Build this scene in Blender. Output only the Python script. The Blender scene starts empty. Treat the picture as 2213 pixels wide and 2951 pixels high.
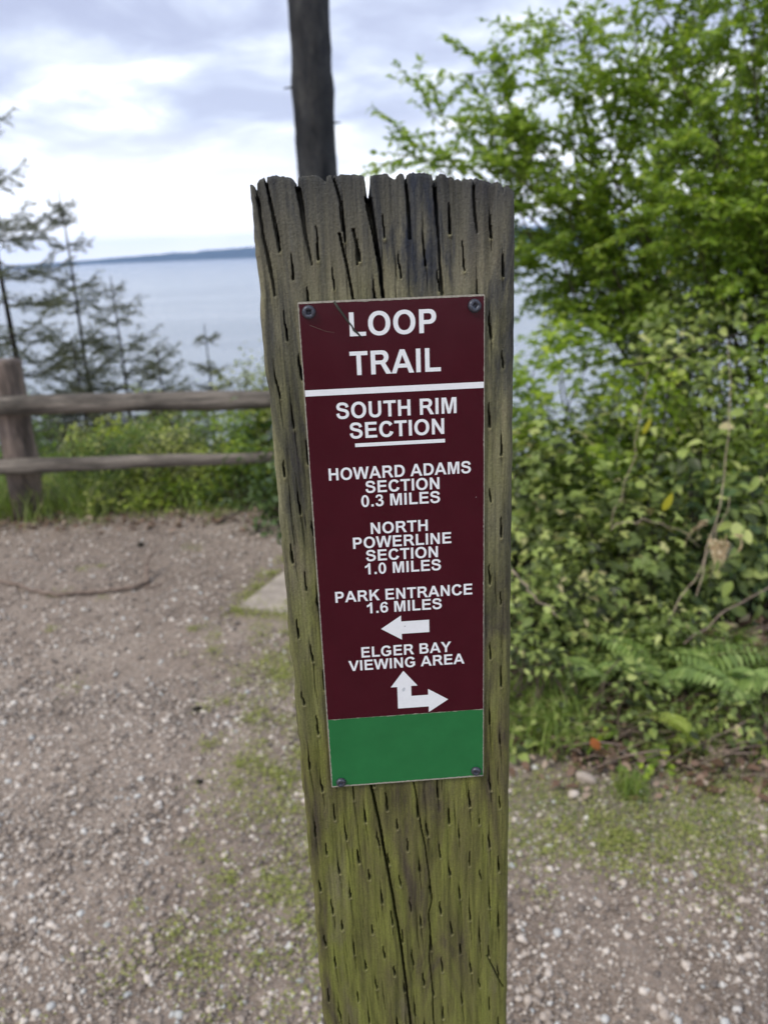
import bpy, math, random
import numpy as np
from mathutils import Matrix, Vector

RNG = np.random.default_rng(11)
random.seed(5)
S = bpy.context.scene
COL = S.collection
PI = math.pi

# ------------------------------------------------------------------ camera
EYE = 1.5
PITCH, ROLL = .32525, -.04173
FWD = np.array([0, math.cos(PITCH), -math.sin(PITCH)])
UP0 = np.array([0, math.sin(PITCH), math.cos(PITCH)])
RX0 = np.array([1., 0, 0])
RT = math.cos(ROLL) * RX0 + math.sin(ROLL) * UP0
UPV = -math.sin(ROLL) * RX0 + math.cos(ROLL) * UP0
cd = bpy.data.cameras.new("camera")
cam = bpy.data.objects.new("camera", cd)
COL.objects.link(cam)
cam.matrix_world = Matrix(((RT[0], UPV[0], -FWD[0], 0), (RT[1], UPV[1], -FWD[1], 0),
                           (RT[2], UPV[2], -FWD[2], EYE), (0, 0, 0, 1)))
cd.sensor_fit = 'VERTICAL'
cd.sensor_height = 24
cd.lens = 2282.76 / 2951 * 24
cd.clip_start = .02
cd.clip_end = 40000
cd.dof.use_dof = True
cd.dof.focus_distance = .475
cd.dof.aperture_fstop = 6.0
S.camera = cam

# ------------------------------------------------------------------ sky and sun (bright broken overcast)
SUN_EL, SUN_AZ = math.radians(48), math.radians(-125)     # azimuth from +Y towards +X
wd = bpy.data.worlds.new("World")
S.world = wd
wd.use_nodes = True
nt = wd.node_tree
nt.nodes.clear()


def nd(t, typ, **kw):
    n = t.nodes.new(typ)
    for k, v in kw.items():
        setattr(n, k, v)
    return n


def math_n(t, op, a, b=None, clamp=False):
    n = nd(t, 'ShaderNodeMath', operation=op)
    n.use_clamp = clamp
    for i, v in enumerate((a, b)):
        if v is None:
            continue
        if isinstance(v, (int, float)):
            n.inputs[i].default_value = v
        else:
            t.links.new(v, n.inputs[i])
    return n.outputs[0]


def ramp(t, fac, stops, interp='LINEAR'):
    n = nd(t, 'ShaderNodeValToRGB')
    n.color_ramp.interpolation = interp
    el = n.color_ramp.elements
    while len(el) > 1:
        el.remove(el[-1])
    for i, (p, c) in enumerate(stops):
        e = el[0] if i == 0 else el.new(p)
        e.position = p
        e.color = (c, c, c, 1) if isinstance(c, (int, float)) else (*c, 1)
    t.links.new(fac, n.inputs[0])
    return n.outputs[0]


def mixc(t, fac, a, b, blend='MIX'):
    n = nd(t, 'ShaderNodeMix', data_type='RGBA', blend_type=blend)
    for sock, v in ((n.inputs[0], fac), (n.inputs[6], a), (n.inputs[7], b)):
        if isinstance(v, (int, float)):
            sock.default_value = v
        elif isinstance(v, tuple):
            sock.default_value = (*v, 1)
        else:
            t.links.new(v, sock)
    return n.outputs[2]


def noise(t, vec, scale, detail=4, rough=.5, dist=0.):
    n = nd(t, 'ShaderNodeTexNoise')
    n.inputs['Scale'].default_value = scale
    n.inputs['Detail'].default_value = detail
    n.inputs['Roughness'].default_value = rough
    n.inputs['Distortion'].default_value = dist
    if vec is not None:
        t.links.new(vec, n.inputs['Vector'])
    return n.outputs[0]


sky = nd(nt, 'ShaderNodeTexSky', sky_type='NISHITA')
sky.sun_disc = False
sky.sun_elevation = SUN_EL
sky.sun_rotation = SUN_AZ
tc = nd(nt, 'ShaderNodeTexCoord')
sep = nd(nt, 'ShaderNodeSeparateXYZ')
nt.links.new(tc.outputs['Generated'], sep.inputs[0])
zz = math_n(nt, 'ADD', math_n(nt, 'MAXIMUM', sep.outputs[2], 0.), .22)
cmb = nd(nt, 'ShaderNodeCombineXYZ')
nt.links.new(math_n(nt, 'DIVIDE', sep.outputs[0], zz), cmb.inputs[0])
nt.links.new(math_n(nt, 'DIVIDE', sep.outputs[1], zz), cmb.inputs[1])
mp = nd(nt, 'ShaderNodeMapping')
mp.inputs['Location'].default_value = (3.4, 1.15, 0)
mp.inputs['Rotation'].default_value = (0, 0, .5)
mp.inputs['Scale'].default_value = (1., 1.1, 1)
nt.links.new(cmb.outputs[0], mp.inputs[0])
cl1 = noise(nt, mp.outputs[0], 2.4, 5, .52, .3)
cl = ramp(nt, cl1, [(.36, 0.), (.74, 1.)], 'EASE')
# brighter towards the horizon, greyer-blue undersides higher up
hz = ramp(nt, sep.outputs[2], [(0., 1.), (.1, .75), (.24, .0)])
cl = math_n(nt, 'ADD', cl, math_n(nt, 'MULTIPLY', hz, .3), True)
ccol = ramp(nt, cl, [(0., (5.5, 6.1, 8.3)), (.35, (7.2, 8.0, 10.1)), (.7, (9.4, 10.2, 11.6)), (1., (13.5, 13.8, 14.4))])
glow = ramp(nt, sep.outputs[2], [(0., 1.), (.05, .55), (.14, .0)])
ccol = mixc(nt, glow, ccol, (19., 19.2, 20.))
skyc = mixc(nt, .97, sky.outputs[0], ccol)
bg = nd(nt, 'ShaderNodeBackground')
bg.inputs[1].default_value = .1
nt.links.new(skyc, bg.inputs[0])
wo = nd(nt, 'ShaderNodeOutputWorld')
nt.links.new(bg.outputs[0], wo.inputs[0])

sd = bpy.data.lights.new("sun", 'SUN')
sd.energy = 2.4
sd.angle = math.radians(14)
sd.color = (1, .93, .82)
so = bpy.data.objects.new("sun", sd)
COL.objects.link(so)
dv = Vector((math.sin(SUN_AZ) * math.cos(SUN_EL), math.cos(SUN_AZ) * math.cos(SUN_EL), math.sin(SUN_EL)))
so.rotation_euler = dv.to_track_quat('Z', 'Y').to_euler()
so.location = (0, 0, 30)

S.view_settings.view_transform = 'Standard'
S.view_settings.look = 'None'
S.view_settings.gamma = 1
S.view_settings.use_curve_mapping = False
S.view_settings.exposure = .08
S.render.engine = 'CYCLES'
S.cycles.use_denoising = True
S.cycles.max_bounces = 8
S.cycles.transparent_max_bounces = 8
S.cycles.volume_bounces = 0


# ------------------------------------------------------------------ helpers
def tag(o, label=None, cat=None, group=None, kind=None):
    if label:
        o['label'] = label
    if cat:
        o['category'] = cat
    if group:
        o['group'] = group
    if kind:
        o['kind'] = kind
    return o


def empty(name, loc, rz=0.):
    o = bpy.data.objects.new(name, None)
    o.location = loc
    o.rotation_euler = (0, 0, rz)
    o.empty_display_size = .1
    COL.objects.link(o)
    return o


def link(name, me, mat=None, parent=None, loc=None):
    o = bpy.data.objects.new(name, me)
    COL.objects.link(o)
    if mat and not me.materials:
        me.materials.append(mat)
    if parent:
        o.parent = parent
    if loc is not None:
        o.location = loc
    return o


def mesh(name, V, Fc, smooth=True, rnd=None, uvz=None):
    """V (n,3), Fc (m,k) with k = 3 or 4 (or a list of such arrays)."""
    me = bpy.data.meshes.new(name)
    if not isinstance(Fc, list):
        Fc = [Fc]
    Fc = [np.asarray(f, dtype=np.int32) for f in Fc if len(f)]
    V = np.asarray(V, dtype=np.float32)
    me.vertices.add(len(V))
    me.vertices.foreach_set('co', V.ravel())
    nl = sum(f.size for f in Fc)
    npoly = sum(len(f) for f in Fc)
    me.loops.add(nl)
    me.polygons.add(npoly)
    me.loops.foreach_set('vertex_index', np.concatenate([f.ravel() for f in Fc]))
    tot = np.concatenate([np.full(len(f), f.shape[1], dtype=np.int32) for f in Fc])
    st = np.concatenate([[0], np.cumsum(tot)[:-1]]).astype(np.int32)
    me.polygons.foreach_set('loop_start', st)
    me.polygons.foreach_set('loop_total', tot)
    me.polygons.foreach_set('use_smooth', np.full(npoly, smooth, dtype=bool))
    if rnd is not None:
        a = me.attributes.new('rnd', 'FLOAT', 'POINT')
        a.data.foreach_set('value', np.asarray(rnd, dtype=np.float32))
    me.update(calc_edges=True)
    return me


def scatter(protos, P, R, Sc, which=None, rnd=None):
    """merge copies of prototypes (V,F) -> V, F, rnd arrays. P (n,3), R (n,3,3), Sc (n,) or (n,3)"""
    n = len(P)
    if which is None:
        which = RNG.integers(0, len(protos), n)
    if rnd is None:
        rnd = RNG.random(n)
    Sc = np.asarray(Sc)
    if Sc.ndim == 1:
        Sc = Sc[:, None]
    Vs, Fs, Rs = [], [], []
    off = 0
    for k, (pv, pf) in enumerate(protos):
        m = which == k
        c = int(m.sum())
        if not c:
            continue
        v = pv[None] * np.broadcast_to(Sc[m], (c, Sc.shape[1]))[:, None, :]
        v = np.einsum('nij,nvj->nvi', R[m], v) + P[m][:, None, :]
        Vs.append(v.reshape(-1, 3))
        f = pf[None] + (np.arange(c) * len(pv))[:, None, None] + off
        Fs.append(f.reshape(-1, pf.shape[1]))
        Rs.append(np.repeat(rnd[m], len(pv)))
        off += c * len(pv)
    return np.concatenate(Vs), Fs, np.concatenate(Rs)


def norm(a):
    return a / np.maximum(np.linalg.norm(a, axis=-1, keepdims=True), 1e-9)


def frames(ydir, zdir):
    """rotation matrices whose local y = ydir (leaf axis), local z ~ zdir (leaf normal)"""
    y = norm(ydir)
    x = norm(np.cross(y, zdir))
    z = np.cross(x, y)
    return np.stack([x, y, z], axis=-1)


def rand_rot(n):
    q = norm(RNG.normal(size=(n, 4)))
    w, x, y, z = q.T
    return np.stack([np.stack([1 - 2 * (y * y + z * z), 2 * (x * y - z * w), 2 * (x * z + y * w)], -1),
                     np.stack([2 * (x * y + z * w), 1 - 2 * (x * x + z * z), 2 * (y * z - x * w)], -1),
                     np.stack([2 * (x * z - y * w), 2 * (y * z + x * w), 1 - 2 * (x * x + y * y)], -1)], 1)


class VN:
    """value noise, 2d or 3d, vectorised"""
    def __init__(self, seed):
        self.t = np.random.default_rng(seed).random((64, 64, 64)).astype(np.float32) * 2 - 1

    def __call__(self, x, y, z=0.):
        x, y, z = np.broadcast_arrays(np.asarray(x, float), np.asarray(y, float), np.asarray(z, float))
        r = 0
        xi, yi, zi = np.floor(x).astype(int), np.floor(y).astype(int), np.floor(z).astype(int)
        fx, fy, fz = x - xi, y - yi, z - zi
        fx, fy, fz = [q * q * (3 - 2 * q) for q in (fx, fy, fz)]
        for a in (0, 1):
            for b in (0, 1):
                for c in (0, 1):
                    w = (fx if a else 1 - fx) * (fy if b else 1 - fy) * (fz if c else 1 - fz)
                    r = r + w * self.t[(xi + a) % 64, (yi + b) % 64, (zi + c) % 64]
        return r

    def fbm(self, x, y, z=0., o=3):
        r = 0
        a = 1.
        for i in range(o):
            r = r + a * self(np.asarray(x) * 2 ** i + 7.3 * i, np.asarray(y) * 2 ** i + 3.1 * i, np.asarray(z) * 2 ** i)
            a *= .5
        return r


vn = VN(3)
vn2 = VN(8)


class Tubes:
    def __init__(self):
        self.V, self.F, self.R, self.n = [], [], [], 0

    def add(self, pts, rad, sides=5, bump=0., rnd=None, cap=True, fr=9.):
        pts = np.asarray(pts, float)
        rad = np.broadcast_to(np.asarray(rad, float), (len(pts),))
        tg = norm(np.gradient(pts, axis=0))
        ref = np.array([0, 0, 1.]) if abs(tg[0][2]) < .9 else np.array([1., 0, 0])
        a = norm(np.cross(tg, ref))
        b = np.cross(tg, a)
        th = np.arange(sides) / sides * 2 * PI
        ring = a[:, None] * np.cos(th)[None, :, None] + b[:, None] * np.sin(th)[None, :, None]
        rr = np.repeat(rad[:, None], sides, 1)
        if bump:
            s = np.concatenate([[0], np.cumsum(np.linalg.norm(np.diff(pts, axis=0), axis=1))])
            rr = rr * (1 + bump * vn.fbm(np.cos(th)[None] * 2.2 + 5 + pts[0, 0] * 9, np.sin(th)[None] * 2.2 + 5 + pts[0, 1] * 7, s[:, None] * fr))
        v = pts[:, None] + ring * rr[..., None]
        m = len(pts)
        i = np.arange(m - 1)[:, None] * sides
        j = np.arange(sides)[None]
        f = np.stack([i + j, i + (j + 1) % sides, i + sides + (j + 1) % sides, i + sides + j], -1).reshape(-1, 4) + self.n
        v = v.reshape(-1, 3)
        if cap:
            v = np.concatenate([v, pts[:1], pts[-1:]])
            c0, c1 = self.n + m * sides, self.n + m * sides + 1
            jj = np.arange(sides)
            t0 = np.stack([self.n + (jj + 1) % sides, self.n + jj, np.full(sides, c0), np.full(sides, c0)], -1)
            b0 = self.n + (m - 1) * sides
            t1 = np.stack([b0 + jj, b0 + (jj + 1) % sides, np.full(sides, c1), np.full(sides, c1)], -1)
            self.T = getattr(self, 'T', [])
            self.T += [t0[:, :3], t1[:, :3]]
        self.V.append(v)
        self.F.append(f)
        self.R.append(np.full(len(v), random.random() if rnd is None else rnd))
        self.n += len(v)
        return self

    def mesh(self, name, smooth=True):
        fl = [np.concatenate(self.F)]
        if getattr(self, 'T', None):
            fl.append(np.concatenate(self.T))
        return mesh(name, np.concatenate(self.V), fl, smooth, np.concatenate(self.R))


def curve_pts(p0, p1, sag, n=7, wob=0., side=None):
    """arched path from p0 to p1, bulging by the vector sag"""
    p0, p1, sag = map(lambda q: np.asarray(q, float), (p0, p1, sag))
    t = np.linspace(0, 1, n)[:, None]
    p = p0 + (p1 - p0) * t + sag * (4 * t * (1 - t))
    if wob:
        w = RNG.normal(size=(n, 3)) * wob
        w[0] = 0
        w[-1] = 0
        p = p + w
    return p


# ------------------------------------------------------------------ materials
def newmat(name):
    m = bpy.data.materials.new(name)
    m.use_nodes = True
    t = m.node_tree
    b = t.nodes['Principled BSDF']
    return m, t, b


def objcoord(t, which='Object', scale=None):
    c = nd(t, 'ShaderNodeTexCoord').outputs[which]
    if scale is None:
        return c
    mpn = nd(t, 'ShaderNodeMapping')
    mpn.inputs['Scale'].default_value = scale
    t.links.new(c, mpn.inputs[0])
    return mpn.outputs[0]


def bump(t, b, h, strength, dist):
    n = nd(t, 'ShaderNodeBump')
    n.inputs['Strength'].default_value = strength
    n.inputs['Distance'].default_value = dist
    t.links.new(h, n.inputs['Height'])
    t.links.new(n.outputs[0], b.inputs['Normal'])


def simple(name, col, rough=.7, spec=.3, nscale=None, var=.25, bmp=0., metal=0., stretch=None):
    m, t, b = newmat(name)
    b.inputs['Roughness'].default_value = rough
    b.inputs['Specular IOR Level'].default_value = spec
    b.inputs['Metallic'].default_value = metal
    if nscale:
        v = objcoord(t, 'Object', stretch)
        n = noise(t, v, nscale, 5, .6)
        c = ramp(t, n, [(.3, tuple(q * (1 - var) for q in col)), (.7, tuple(q * (1 + var) for q in col))])
        t.links.new(c, b.inputs['Base Color'])
        if bmp:
            bump(t, b, n, .6, bmp)
    else:
        b.inputs['Base Color'].default_value = (*col, 1)
    return m


def rndfac(t):          # leaves and stones: per-piece variation
    a = nd(t, 'ShaderNodeAttribute', attribute_name='rnd').outputs['Fac']
    o = nd(t, 'ShaderNodeObjectInfo').outputs['Random']
    return math_n(t, 'FRACT', math_n(t, 'ADD', a, o))


def leafmat(name, stops, trans=.35, rough=.42, spec=.35, tcol=(1.25, 1.35, .5)):
    m, t, b = newmat(name)
    f = rndfac(t)
    c = ramp(t, f, stops)
    t.links.new(c, b.inputs['Base Color'])
    b.inputs['Roughness'].default_value = rough
    b.inputs['Specular IOR Level'].default_value = spec
    tr = nd(t, 'ShaderNodeBsdfTranslucent')
    t.links.new(mixc(t, 1., c, tcol, 'MULTIPLY'), tr.inputs[0])
    mx = nd(t, 'ShaderNodeMixShader')
    mx.inputs[0].default_value = trans
    t.links.new(b.outputs[0], mx.inputs[1])
    t.links.new(tr.outputs[0], mx.inputs[2])
    t.links.new(mx.outputs[0], t.nodes['Material Output'].inputs[0])
    return m


M = {}
M['shrub_leaf'] = leafmat('shrub_leaf', [(0, (0.143, 0.221, 0.033)), (.5, (0.221, 0.338, 0.046)), (.85, (0.325, 0.442, 0.065)), (1, (0.390, 0.481, 0.091))], .5, tcol=(1.4, 1.4, .5))
M['shrub_dark'] = leafmat('shrub_dark', [(0, (0.091, 0.143, 0.033)), (.6, (0.156, 0.234, 0.052)), (1, (0.221, 0.312, 0.065))], .45)
M['hedge_leaf'] = leafmat('hedge_leaf', [(0, (.03, .042, .015)), (.3, (.09, .12, .035)), (.6, (.22, .29, .08)), (.85, (.38, .46, .13)), (.97, (.5, .54, .2)), (1, (.55, .45, .28))], .35)  # dark end deepened: shade inside the hedge put into leaf colour
M['hedge_bright'] = leafmat('hedge_bright', [(0, (0.096, 0.156, 0.024)), (.4, (0.204, 0.300, 0.042)), (.8, (0.360, 0.480, 0.054)), (1, (0.528, 0.600, 0.084))], .45)
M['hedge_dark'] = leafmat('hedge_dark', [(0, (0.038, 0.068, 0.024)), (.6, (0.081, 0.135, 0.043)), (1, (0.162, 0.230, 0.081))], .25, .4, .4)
M['far_leaf'] = leafmat('far_leaf', [(0, (.12, .13, .07)), (.3, (.24, .26, .12)), (.5, (.3, .36, .1)), (.8, (.45, .5, .1)), (1, (.58, .58, .25))], .5)
M['fern'] = leafmat('fern', [(0, (0.138, 0.207, 0.057)), (.6, (0.241, 0.345, 0.092)), (1, (0.368, 0.460, 0.161))], .35)
M['fern_pale'] = leafmat('fern_pale', [(0, (.34, .42, .08)), (1, (.42, .48, .12))], .4)
M['fern_dead'] = leafmat('fern_dead', [(0, (.36, .26, .15)), (.5, (.55, .44, .27)), (1, (.68, .58, .4))], .2, .8, .1, (1.1, 1., .8))
M['grass'] = leafmat('grass', [(0, (0.132, 0.187, 0.044)), (.6, (0.220, 0.308, 0.066)), (.9, (0.352, 0.418, 0.110)), (1, (0.528, 0.462, 0.275))], .4)
M['mat'] = leafmat('ground_cover', [(0, (.2, .23, .06)), (.6, (.31, .34, .1)), (1, (.42, .41, .16))], .25, .7, .1)
M['needle'] = leafmat('needle', [(0, (.08, .09, .06)), (.6, (.135, .15, .09)), (1, (.25, .26, .15))], .35, .6, .2, (1.1, 1.15, .8))
M['dead_leaf'] = leafmat('dead_leaf', [(0, (.08, .05, .03)), (.5, (.16, .1, .07)), (.8, (.28, .2, .15)), (1, (.4, .32, .25))], .1, .8, .1, (1, .9, .7))
M['stem'] = simple('stem', (.09, .07, .05), .8, .2, 30, .3)
M['stem_dark'] = simple('stem_dark', (.035, .03, .026), .85, .15, 30, .3)
M['stem_tan'] = simple('stem_tan', (.36, .29, .21), .8, .2, 40, .3)
M['stick'] = simple('stick', (.2, .15, .12), .85, .2, 40, .35, .001)
M['debris'] = simple('debris', (.03, .027, .022), .9, .1, 60, .3)
M['orange'] = leafmat('orange_leaf', [(0, (.5, .17, .06)), (1, (.5, .17, .06))], .15, .7, .1, (1, .8, .6))
M['yellow'] = leafmat('yellow_leaf', [(0, (.42, .4, .03)), (1, (.45, .42, .04))], .4, .6, .2, (1, 1, .5))
M['concrete'] = simple('concrete', (.36, .31, .26), .9, .2, 14, .3, .0015)
M['screw'] = simple('screw_steel', (.075, .08, .1), .45, .5, 900, .4, .0001, .6)
M['screw_recess'] = simple('screw_recess', (.04, .04, .045), .6, .3)
M['white'] = simple('white_print', (.76, .78, .8), .35, .4, 300, .03)
M['edge'] = simple('panel_edge', (.32, .3, .25), .75, .3, 700, .35)


def sign_mat(name, col):
    m, t, b = newmat(name)
    v = objcoord(t)
    n = noise(t, v, 55, 5, .6)
    c = ramp(t, n, [(.3, tuple(q * .92 for q in col)), (.75, tuple(q * 1.08 + .001 for q in col))])
    # faint dust specks
    sp = ramp(t, noise(t, v, 900, 2, .5), [(.74, 0.), (.8, 1.)])
    c = mixc(t, math_n(t, 'MULTIPLY', sp, .02), c, (.3, .28, .25))
    t.links.new(c, b.inputs['Base Color'])
    r = ramp(t, noise(t, v, 30, 4, .6), [(.3, .16), (.7, .24)])
    t.links.new(r, b.inputs['Roughness'])
    b.inputs['Specular IOR Level'].default_value = .34
    return m


M['maroon'] = sign_mat('maroon_print', (.046, .0006, .007))
M['green'] = sign_mat('green_print', (.016, .145, .042))


def post_wood():
    m, t, b = newmat('treated_post_wood')
    v = objcoord(t)
    st = objcoord(t, 'Object', (1, 1, .07))
    g1 = noise(t, st, 190, 6, .65, .4)       # fine grain
    g2 = noise(t, objcoord(t, 'Object', (1, 1, .2)), 34, 6, .68, .8)   # broad streaks
    sp = nd(t, 'ShaderNodeSeparateXYZ')
    t.links.new(v, sp.inputs[0])
    z = sp.outputs[2]
    blot = noise(t, objcoord(t, 'Object', (1, 1, .5)), 16, 5, .6)
    dry = ramp(t, g2, [(.38, (.034, .038, .048)), (.45, (.076, .075, .066)), (.52, (.148, .138, .096)), (.68, (.225, .205, .14))])
    alg = ramp(t, g2, [(.34, (.075, .062, .04)), (.43, (.115, .108, .04)), (.55, (.15, .155, .04)), (.75, (.19, .21, .045))])
    # the algae film climbs from the ground, thinning towards the crown of the post
    zf = math_n(t, 'DIVIDE', math_n(t, 'ADD', z, .40), -.34)        # 0 near sign bottom
    zf = math_n(t, 'ADD', math_n(t, 'ADD', math_n(t, 'MULTIPLY', z, -3.), -.02), math_n(t, 'MULTIPLY', math_n(t, 'SUBTRACT', blot, .5), 1.5), True)
    c = mixc(t, zf, dry, alg)
    # bare patches in the algae
    bare = ramp(t, noise(t, objcoord(t, 'Object', (1, 1, .25)), 30, 5, .65), [(.56, 0.), (.72, .75)])
    c = mixc(t, bare, c, mixc(t, g1, (.1, .084, .062), (.18, .15, .11)))
    # black weathering stain at the crown
    tf = math_n(t, 'ADD', math_n(t, 'ADD', math_n(t, 'MULTIPLY', z, 17.), .12), math_n(t, 'MULTIPLY', math_n(t, 'SUBTRACT', g2, .5), 3.), True)
    c = mixc(t, math_n(t, 'MULTIPLY', tf, .8), c, (.02, .025, .038))
    fg = ramp(t, g1, [(.3, .5), (.5, 1.), (.75, 1.35)])
    c = mixc(t, 1., c, fg, 'MULTIPLY')
    hl = noise(t, objcoord(t, 'Object', (1, 1, .035)), 110, 4, .7, .3)
    c = mixc(t, 1., c, ramp(t, hl, [(.3, .45), (.4, 1.), (.62, 1.), (.72, 1.25)]), 'MULTIPLY')
    lp = nd(t, 'ShaderNodeAttribute', attribute_name='fibre').outputs['Fac']
    c = mixc(t, math_n(t, 'MULTIPLY', lp, .6, True), c, (.27, .25, .13))
    gf = ramp(t, noise(t, v, 700, 3, .6), [(.35, .85), (.65, 1.12)])
    c = mixc(t, 1., c, gf, 'MULTIPLY')
    t.links.new(c, b.inputs['Base Color'])
    b.inputs['Roughness'].default_value = .85
    b.inputs['Specular IOR Level'].default_value = .2
    h = math_n(t, 'ADD', math_n(t, 'MULTIPLY', g1, .7), math_n(t, 'MULTIPLY', noise(t, v, 900, 3, .6), .35))
    bump(t, b, h, 1., .0016)
    return m


M['post'] = post_wood()


def weathered(name, ca, cb, stretch, sc):
    m, t, b = newmat(name)
    n = noise(t, objcoord(t, 'Object', stretch), sc, 6, .65, .5)
    c = ramp(t, n, [(.3, ca), (.7, cb)])
    n2 = noise(t, objcoord(t, 'Object', tuple(max(q, .3) for q in stretch)), 7, 5, .6)
    c = mixc(t, ramp(t, n2, [(.42, 0.), (.6, .8)]), c, tuple(q * .5 for q in ca))
    t.links.new(c, b.inputs['Base Color'])
    b.inputs['Roughness'].default_value = .9
    b.inputs['Specular IOR Level'].default_value = .15
    bump(t, b, n, .8, .006)
    return m


M['rail'] = weathered('weathered_rail', (.075, .067, .058), (.29, .25, .21), (.06, 1, 1), 60)
M['fpost'] = weathered('fence_post_wood', (.055, .047, .042), (.36, .28, .23), (1, 1, .08), 30)
M['bark'] = weathered('bark', (.022, .024, .03), (.085, .083, .078), (1, 1, .3), 28)
M['bark_moss'] = weathered('bark_lichen', (.03, .03, .028), (.10, .105, .08), (1, 1, .5), 18)


def ground_mat():
    m, t, b = newmat('gravelly_ground')
    g = nd(t, 'ShaderNodeNewGeometry').outputs['Position']
    n1 = noise(t, g, 1.3, 5, .6)
    n2 = noise(t, g, 45, 6, .7)
    n3 = noise(t, g, 220, 3, .6)
    c = ramp(t, n1, [(.3, (.185, .145, .115)), (.5, (.255, .203, .163)), (.7, (.345, .283, .23))])
    c = mixc(t, 1., c, ramp(t, n2, [(.3, .6), (.7, 1.35)]), 'MULTIPLY')
    c = mixc(t, 1., c, ramp(t, n3, [(.3, .7), (.7, 1.3)]), 'MULTIPLY')
    vo = nd(t, 'ShaderNodeTexVoronoi')
    vo.inputs['Scale'].default_value = 130
    t.links.new(g, vo.inputs['Vector'])
    grit = ramp(t, vo.outputs['Distance'], [(.18, 1.), (.38, 0.)])
    sel = ramp(t, vo.outputs['Color'], [(.45, 0.), (.6, 1.)])
    c = mixc(t, math_n(t, 'MULTIPLY', grit, sel), c, (.42, .38, .34))
    # leaf mould under the hedge and along the bluff edge
    sp = nd(t, 'ShaderNodeSeparateXYZ')
    t.links.new(g, sp.inputs[0])
    at = nd(t, 'ShaderNodeAttribute', attribute_name='soil').outputs['Fac']
    sf = math_n(t, 'ADD', at, math_n(t, 'MULTIPLY', math_n(t, 'SUBTRACT', noise(t, g, 6, 5, .65), .5), 1.2))
    sf = ramp(t, sf, [(.4, 0.), (.62, 1.)])
    soil = ramp(t, noise(t, g, 60, 5, .7), [(.3, (.03, .021, .016)), (.6, (.075, .055, .043)), (.8, (.14, .11, .085))])
    c = mixc(t, sf, c, soil)
    t.links.new(c, b.inputs['Base Color'])
    b.inputs['Roughness'].default_value = .92
    b.inputs['Specular IOR Level'].default_value = .15
    h = math_n(t, 'ADD', math_n(t, 'MULTIPLY', n2, 1.), math_n(t, 'MULTIPLY', grit, .5))
    bump(t, b, h, .8, .008)
    return m


M['ground'] = ground_mat()


def pebble_mat():
    m, t, b = newmat('pebble')
    f = rndfac(t)
    c = ramp(t, f, [(0, (.13, .107, .09)), (.25, (.24, .195, .16)), (.55, (.36, .3, .25)), (.8, (.5, .43, .365)), (.92, (.64, .57, .5)), (.96, (.4, .41, .4)), (1, (.72, .67, .6))])
    g = nd(t, 'ShaderNodeNewGeometry').outputs['Position']
    c = mixc(t, 1., c, ramp(t, noise(t, g, 260, 3, .6), [(.3, .8), (.7, 1.15)]), 'MULTIPLY')
    t.links.new(c, b.inputs['Base Color'])
    b.inputs['Roughness'].default_value = .55
    b.inputs['Specular IOR Level'].default_value = .4
    return m


M['pebble'] = pebble_mat()


def water_mat():
    m, t, b = newmat('sea_water')
    g = nd(t, 'ShaderNodeNewGeometry').outputs['Position']
    mpn = nd(t, 'ShaderNodeMapping')
    mpn.inputs['Scale'].default_value = (1, 1.6, 1)
    t.links.new(g, mpn.inputs[0])
    n1 = noise(t, mpn.outputs[0], .35, 5, .6)
    mp2 = nd(t, 'ShaderNodeMapping')
    mp2.inputs['Scale'].default_value = (.35, 1.6, 1)
    t.links.new(g, mp2.inputs[0])
    n2 = noise(t, mp2.outputs[0], .006, 6, .62, .6)
    c = ramp(t, n2, [(.38, (.2, .235, .25)), (.62, (.29, .325, .34))])
    t.links.new(c, b.inputs['Base Color'])
    b.inputs['Roughness'].default_value = .18
    b.inputs['IOR'].default_value = 1.33
    bump(t, b, n1, .5, .35)
    return m


M['water'] = water_mat()
M['land'] = simple('far_forest', (.04, .055, .04), .95, .05, .02, .3)

# ------------------------------------------------------------------ terrain, sea, far shore
SEA = -50.


def soilf(x, y):
    """1 under hedge / beyond the fence, 0 on the gravel"""
    a = np.clip((x - (.42 - (y - 1.9) * .42)) * 3. + .3, 0, 1) * np.clip((y - 1.75) * 3.0, 0, 1)
    b = np.clip((y - 4.45) * 2.2, 0, 1)
    return np.maximum(a, b)


def gz(x, y):
    x = np.asarray(x, float)
    y = np.asarray(y, float)
    z = vn.fbm(x * .9 + 40, y * .9 + 40, 0, 3) * .018
    edge = 5.5 + .5 * vn(x * .4 + 20, 3.3)
    d = np.maximum(y - edge, 0)
    z = z - np.minimum(.55 * d * d / (1 + d) + .35 * d, 62)
    b = np.clip((x - .6) * .5, 0, 1) * np.clip((y - 2.1) * .5, 0, 1)
    z = z + b * .25
    return z


def axis(lo, hi, dense_lo, dense_hi, step, grow=1.25):
    a = list(np.arange(dense_lo, dense_hi + 1e-6, step))
    s = step
    while a[-1] < hi:
        s *= grow
        a.append(min(hi, a[-1] + s))
    s = step
    while a[0] > lo:
        s *= grow
        a.insert(0, max(lo, a[0] - s))
    return np.array(a)


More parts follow.
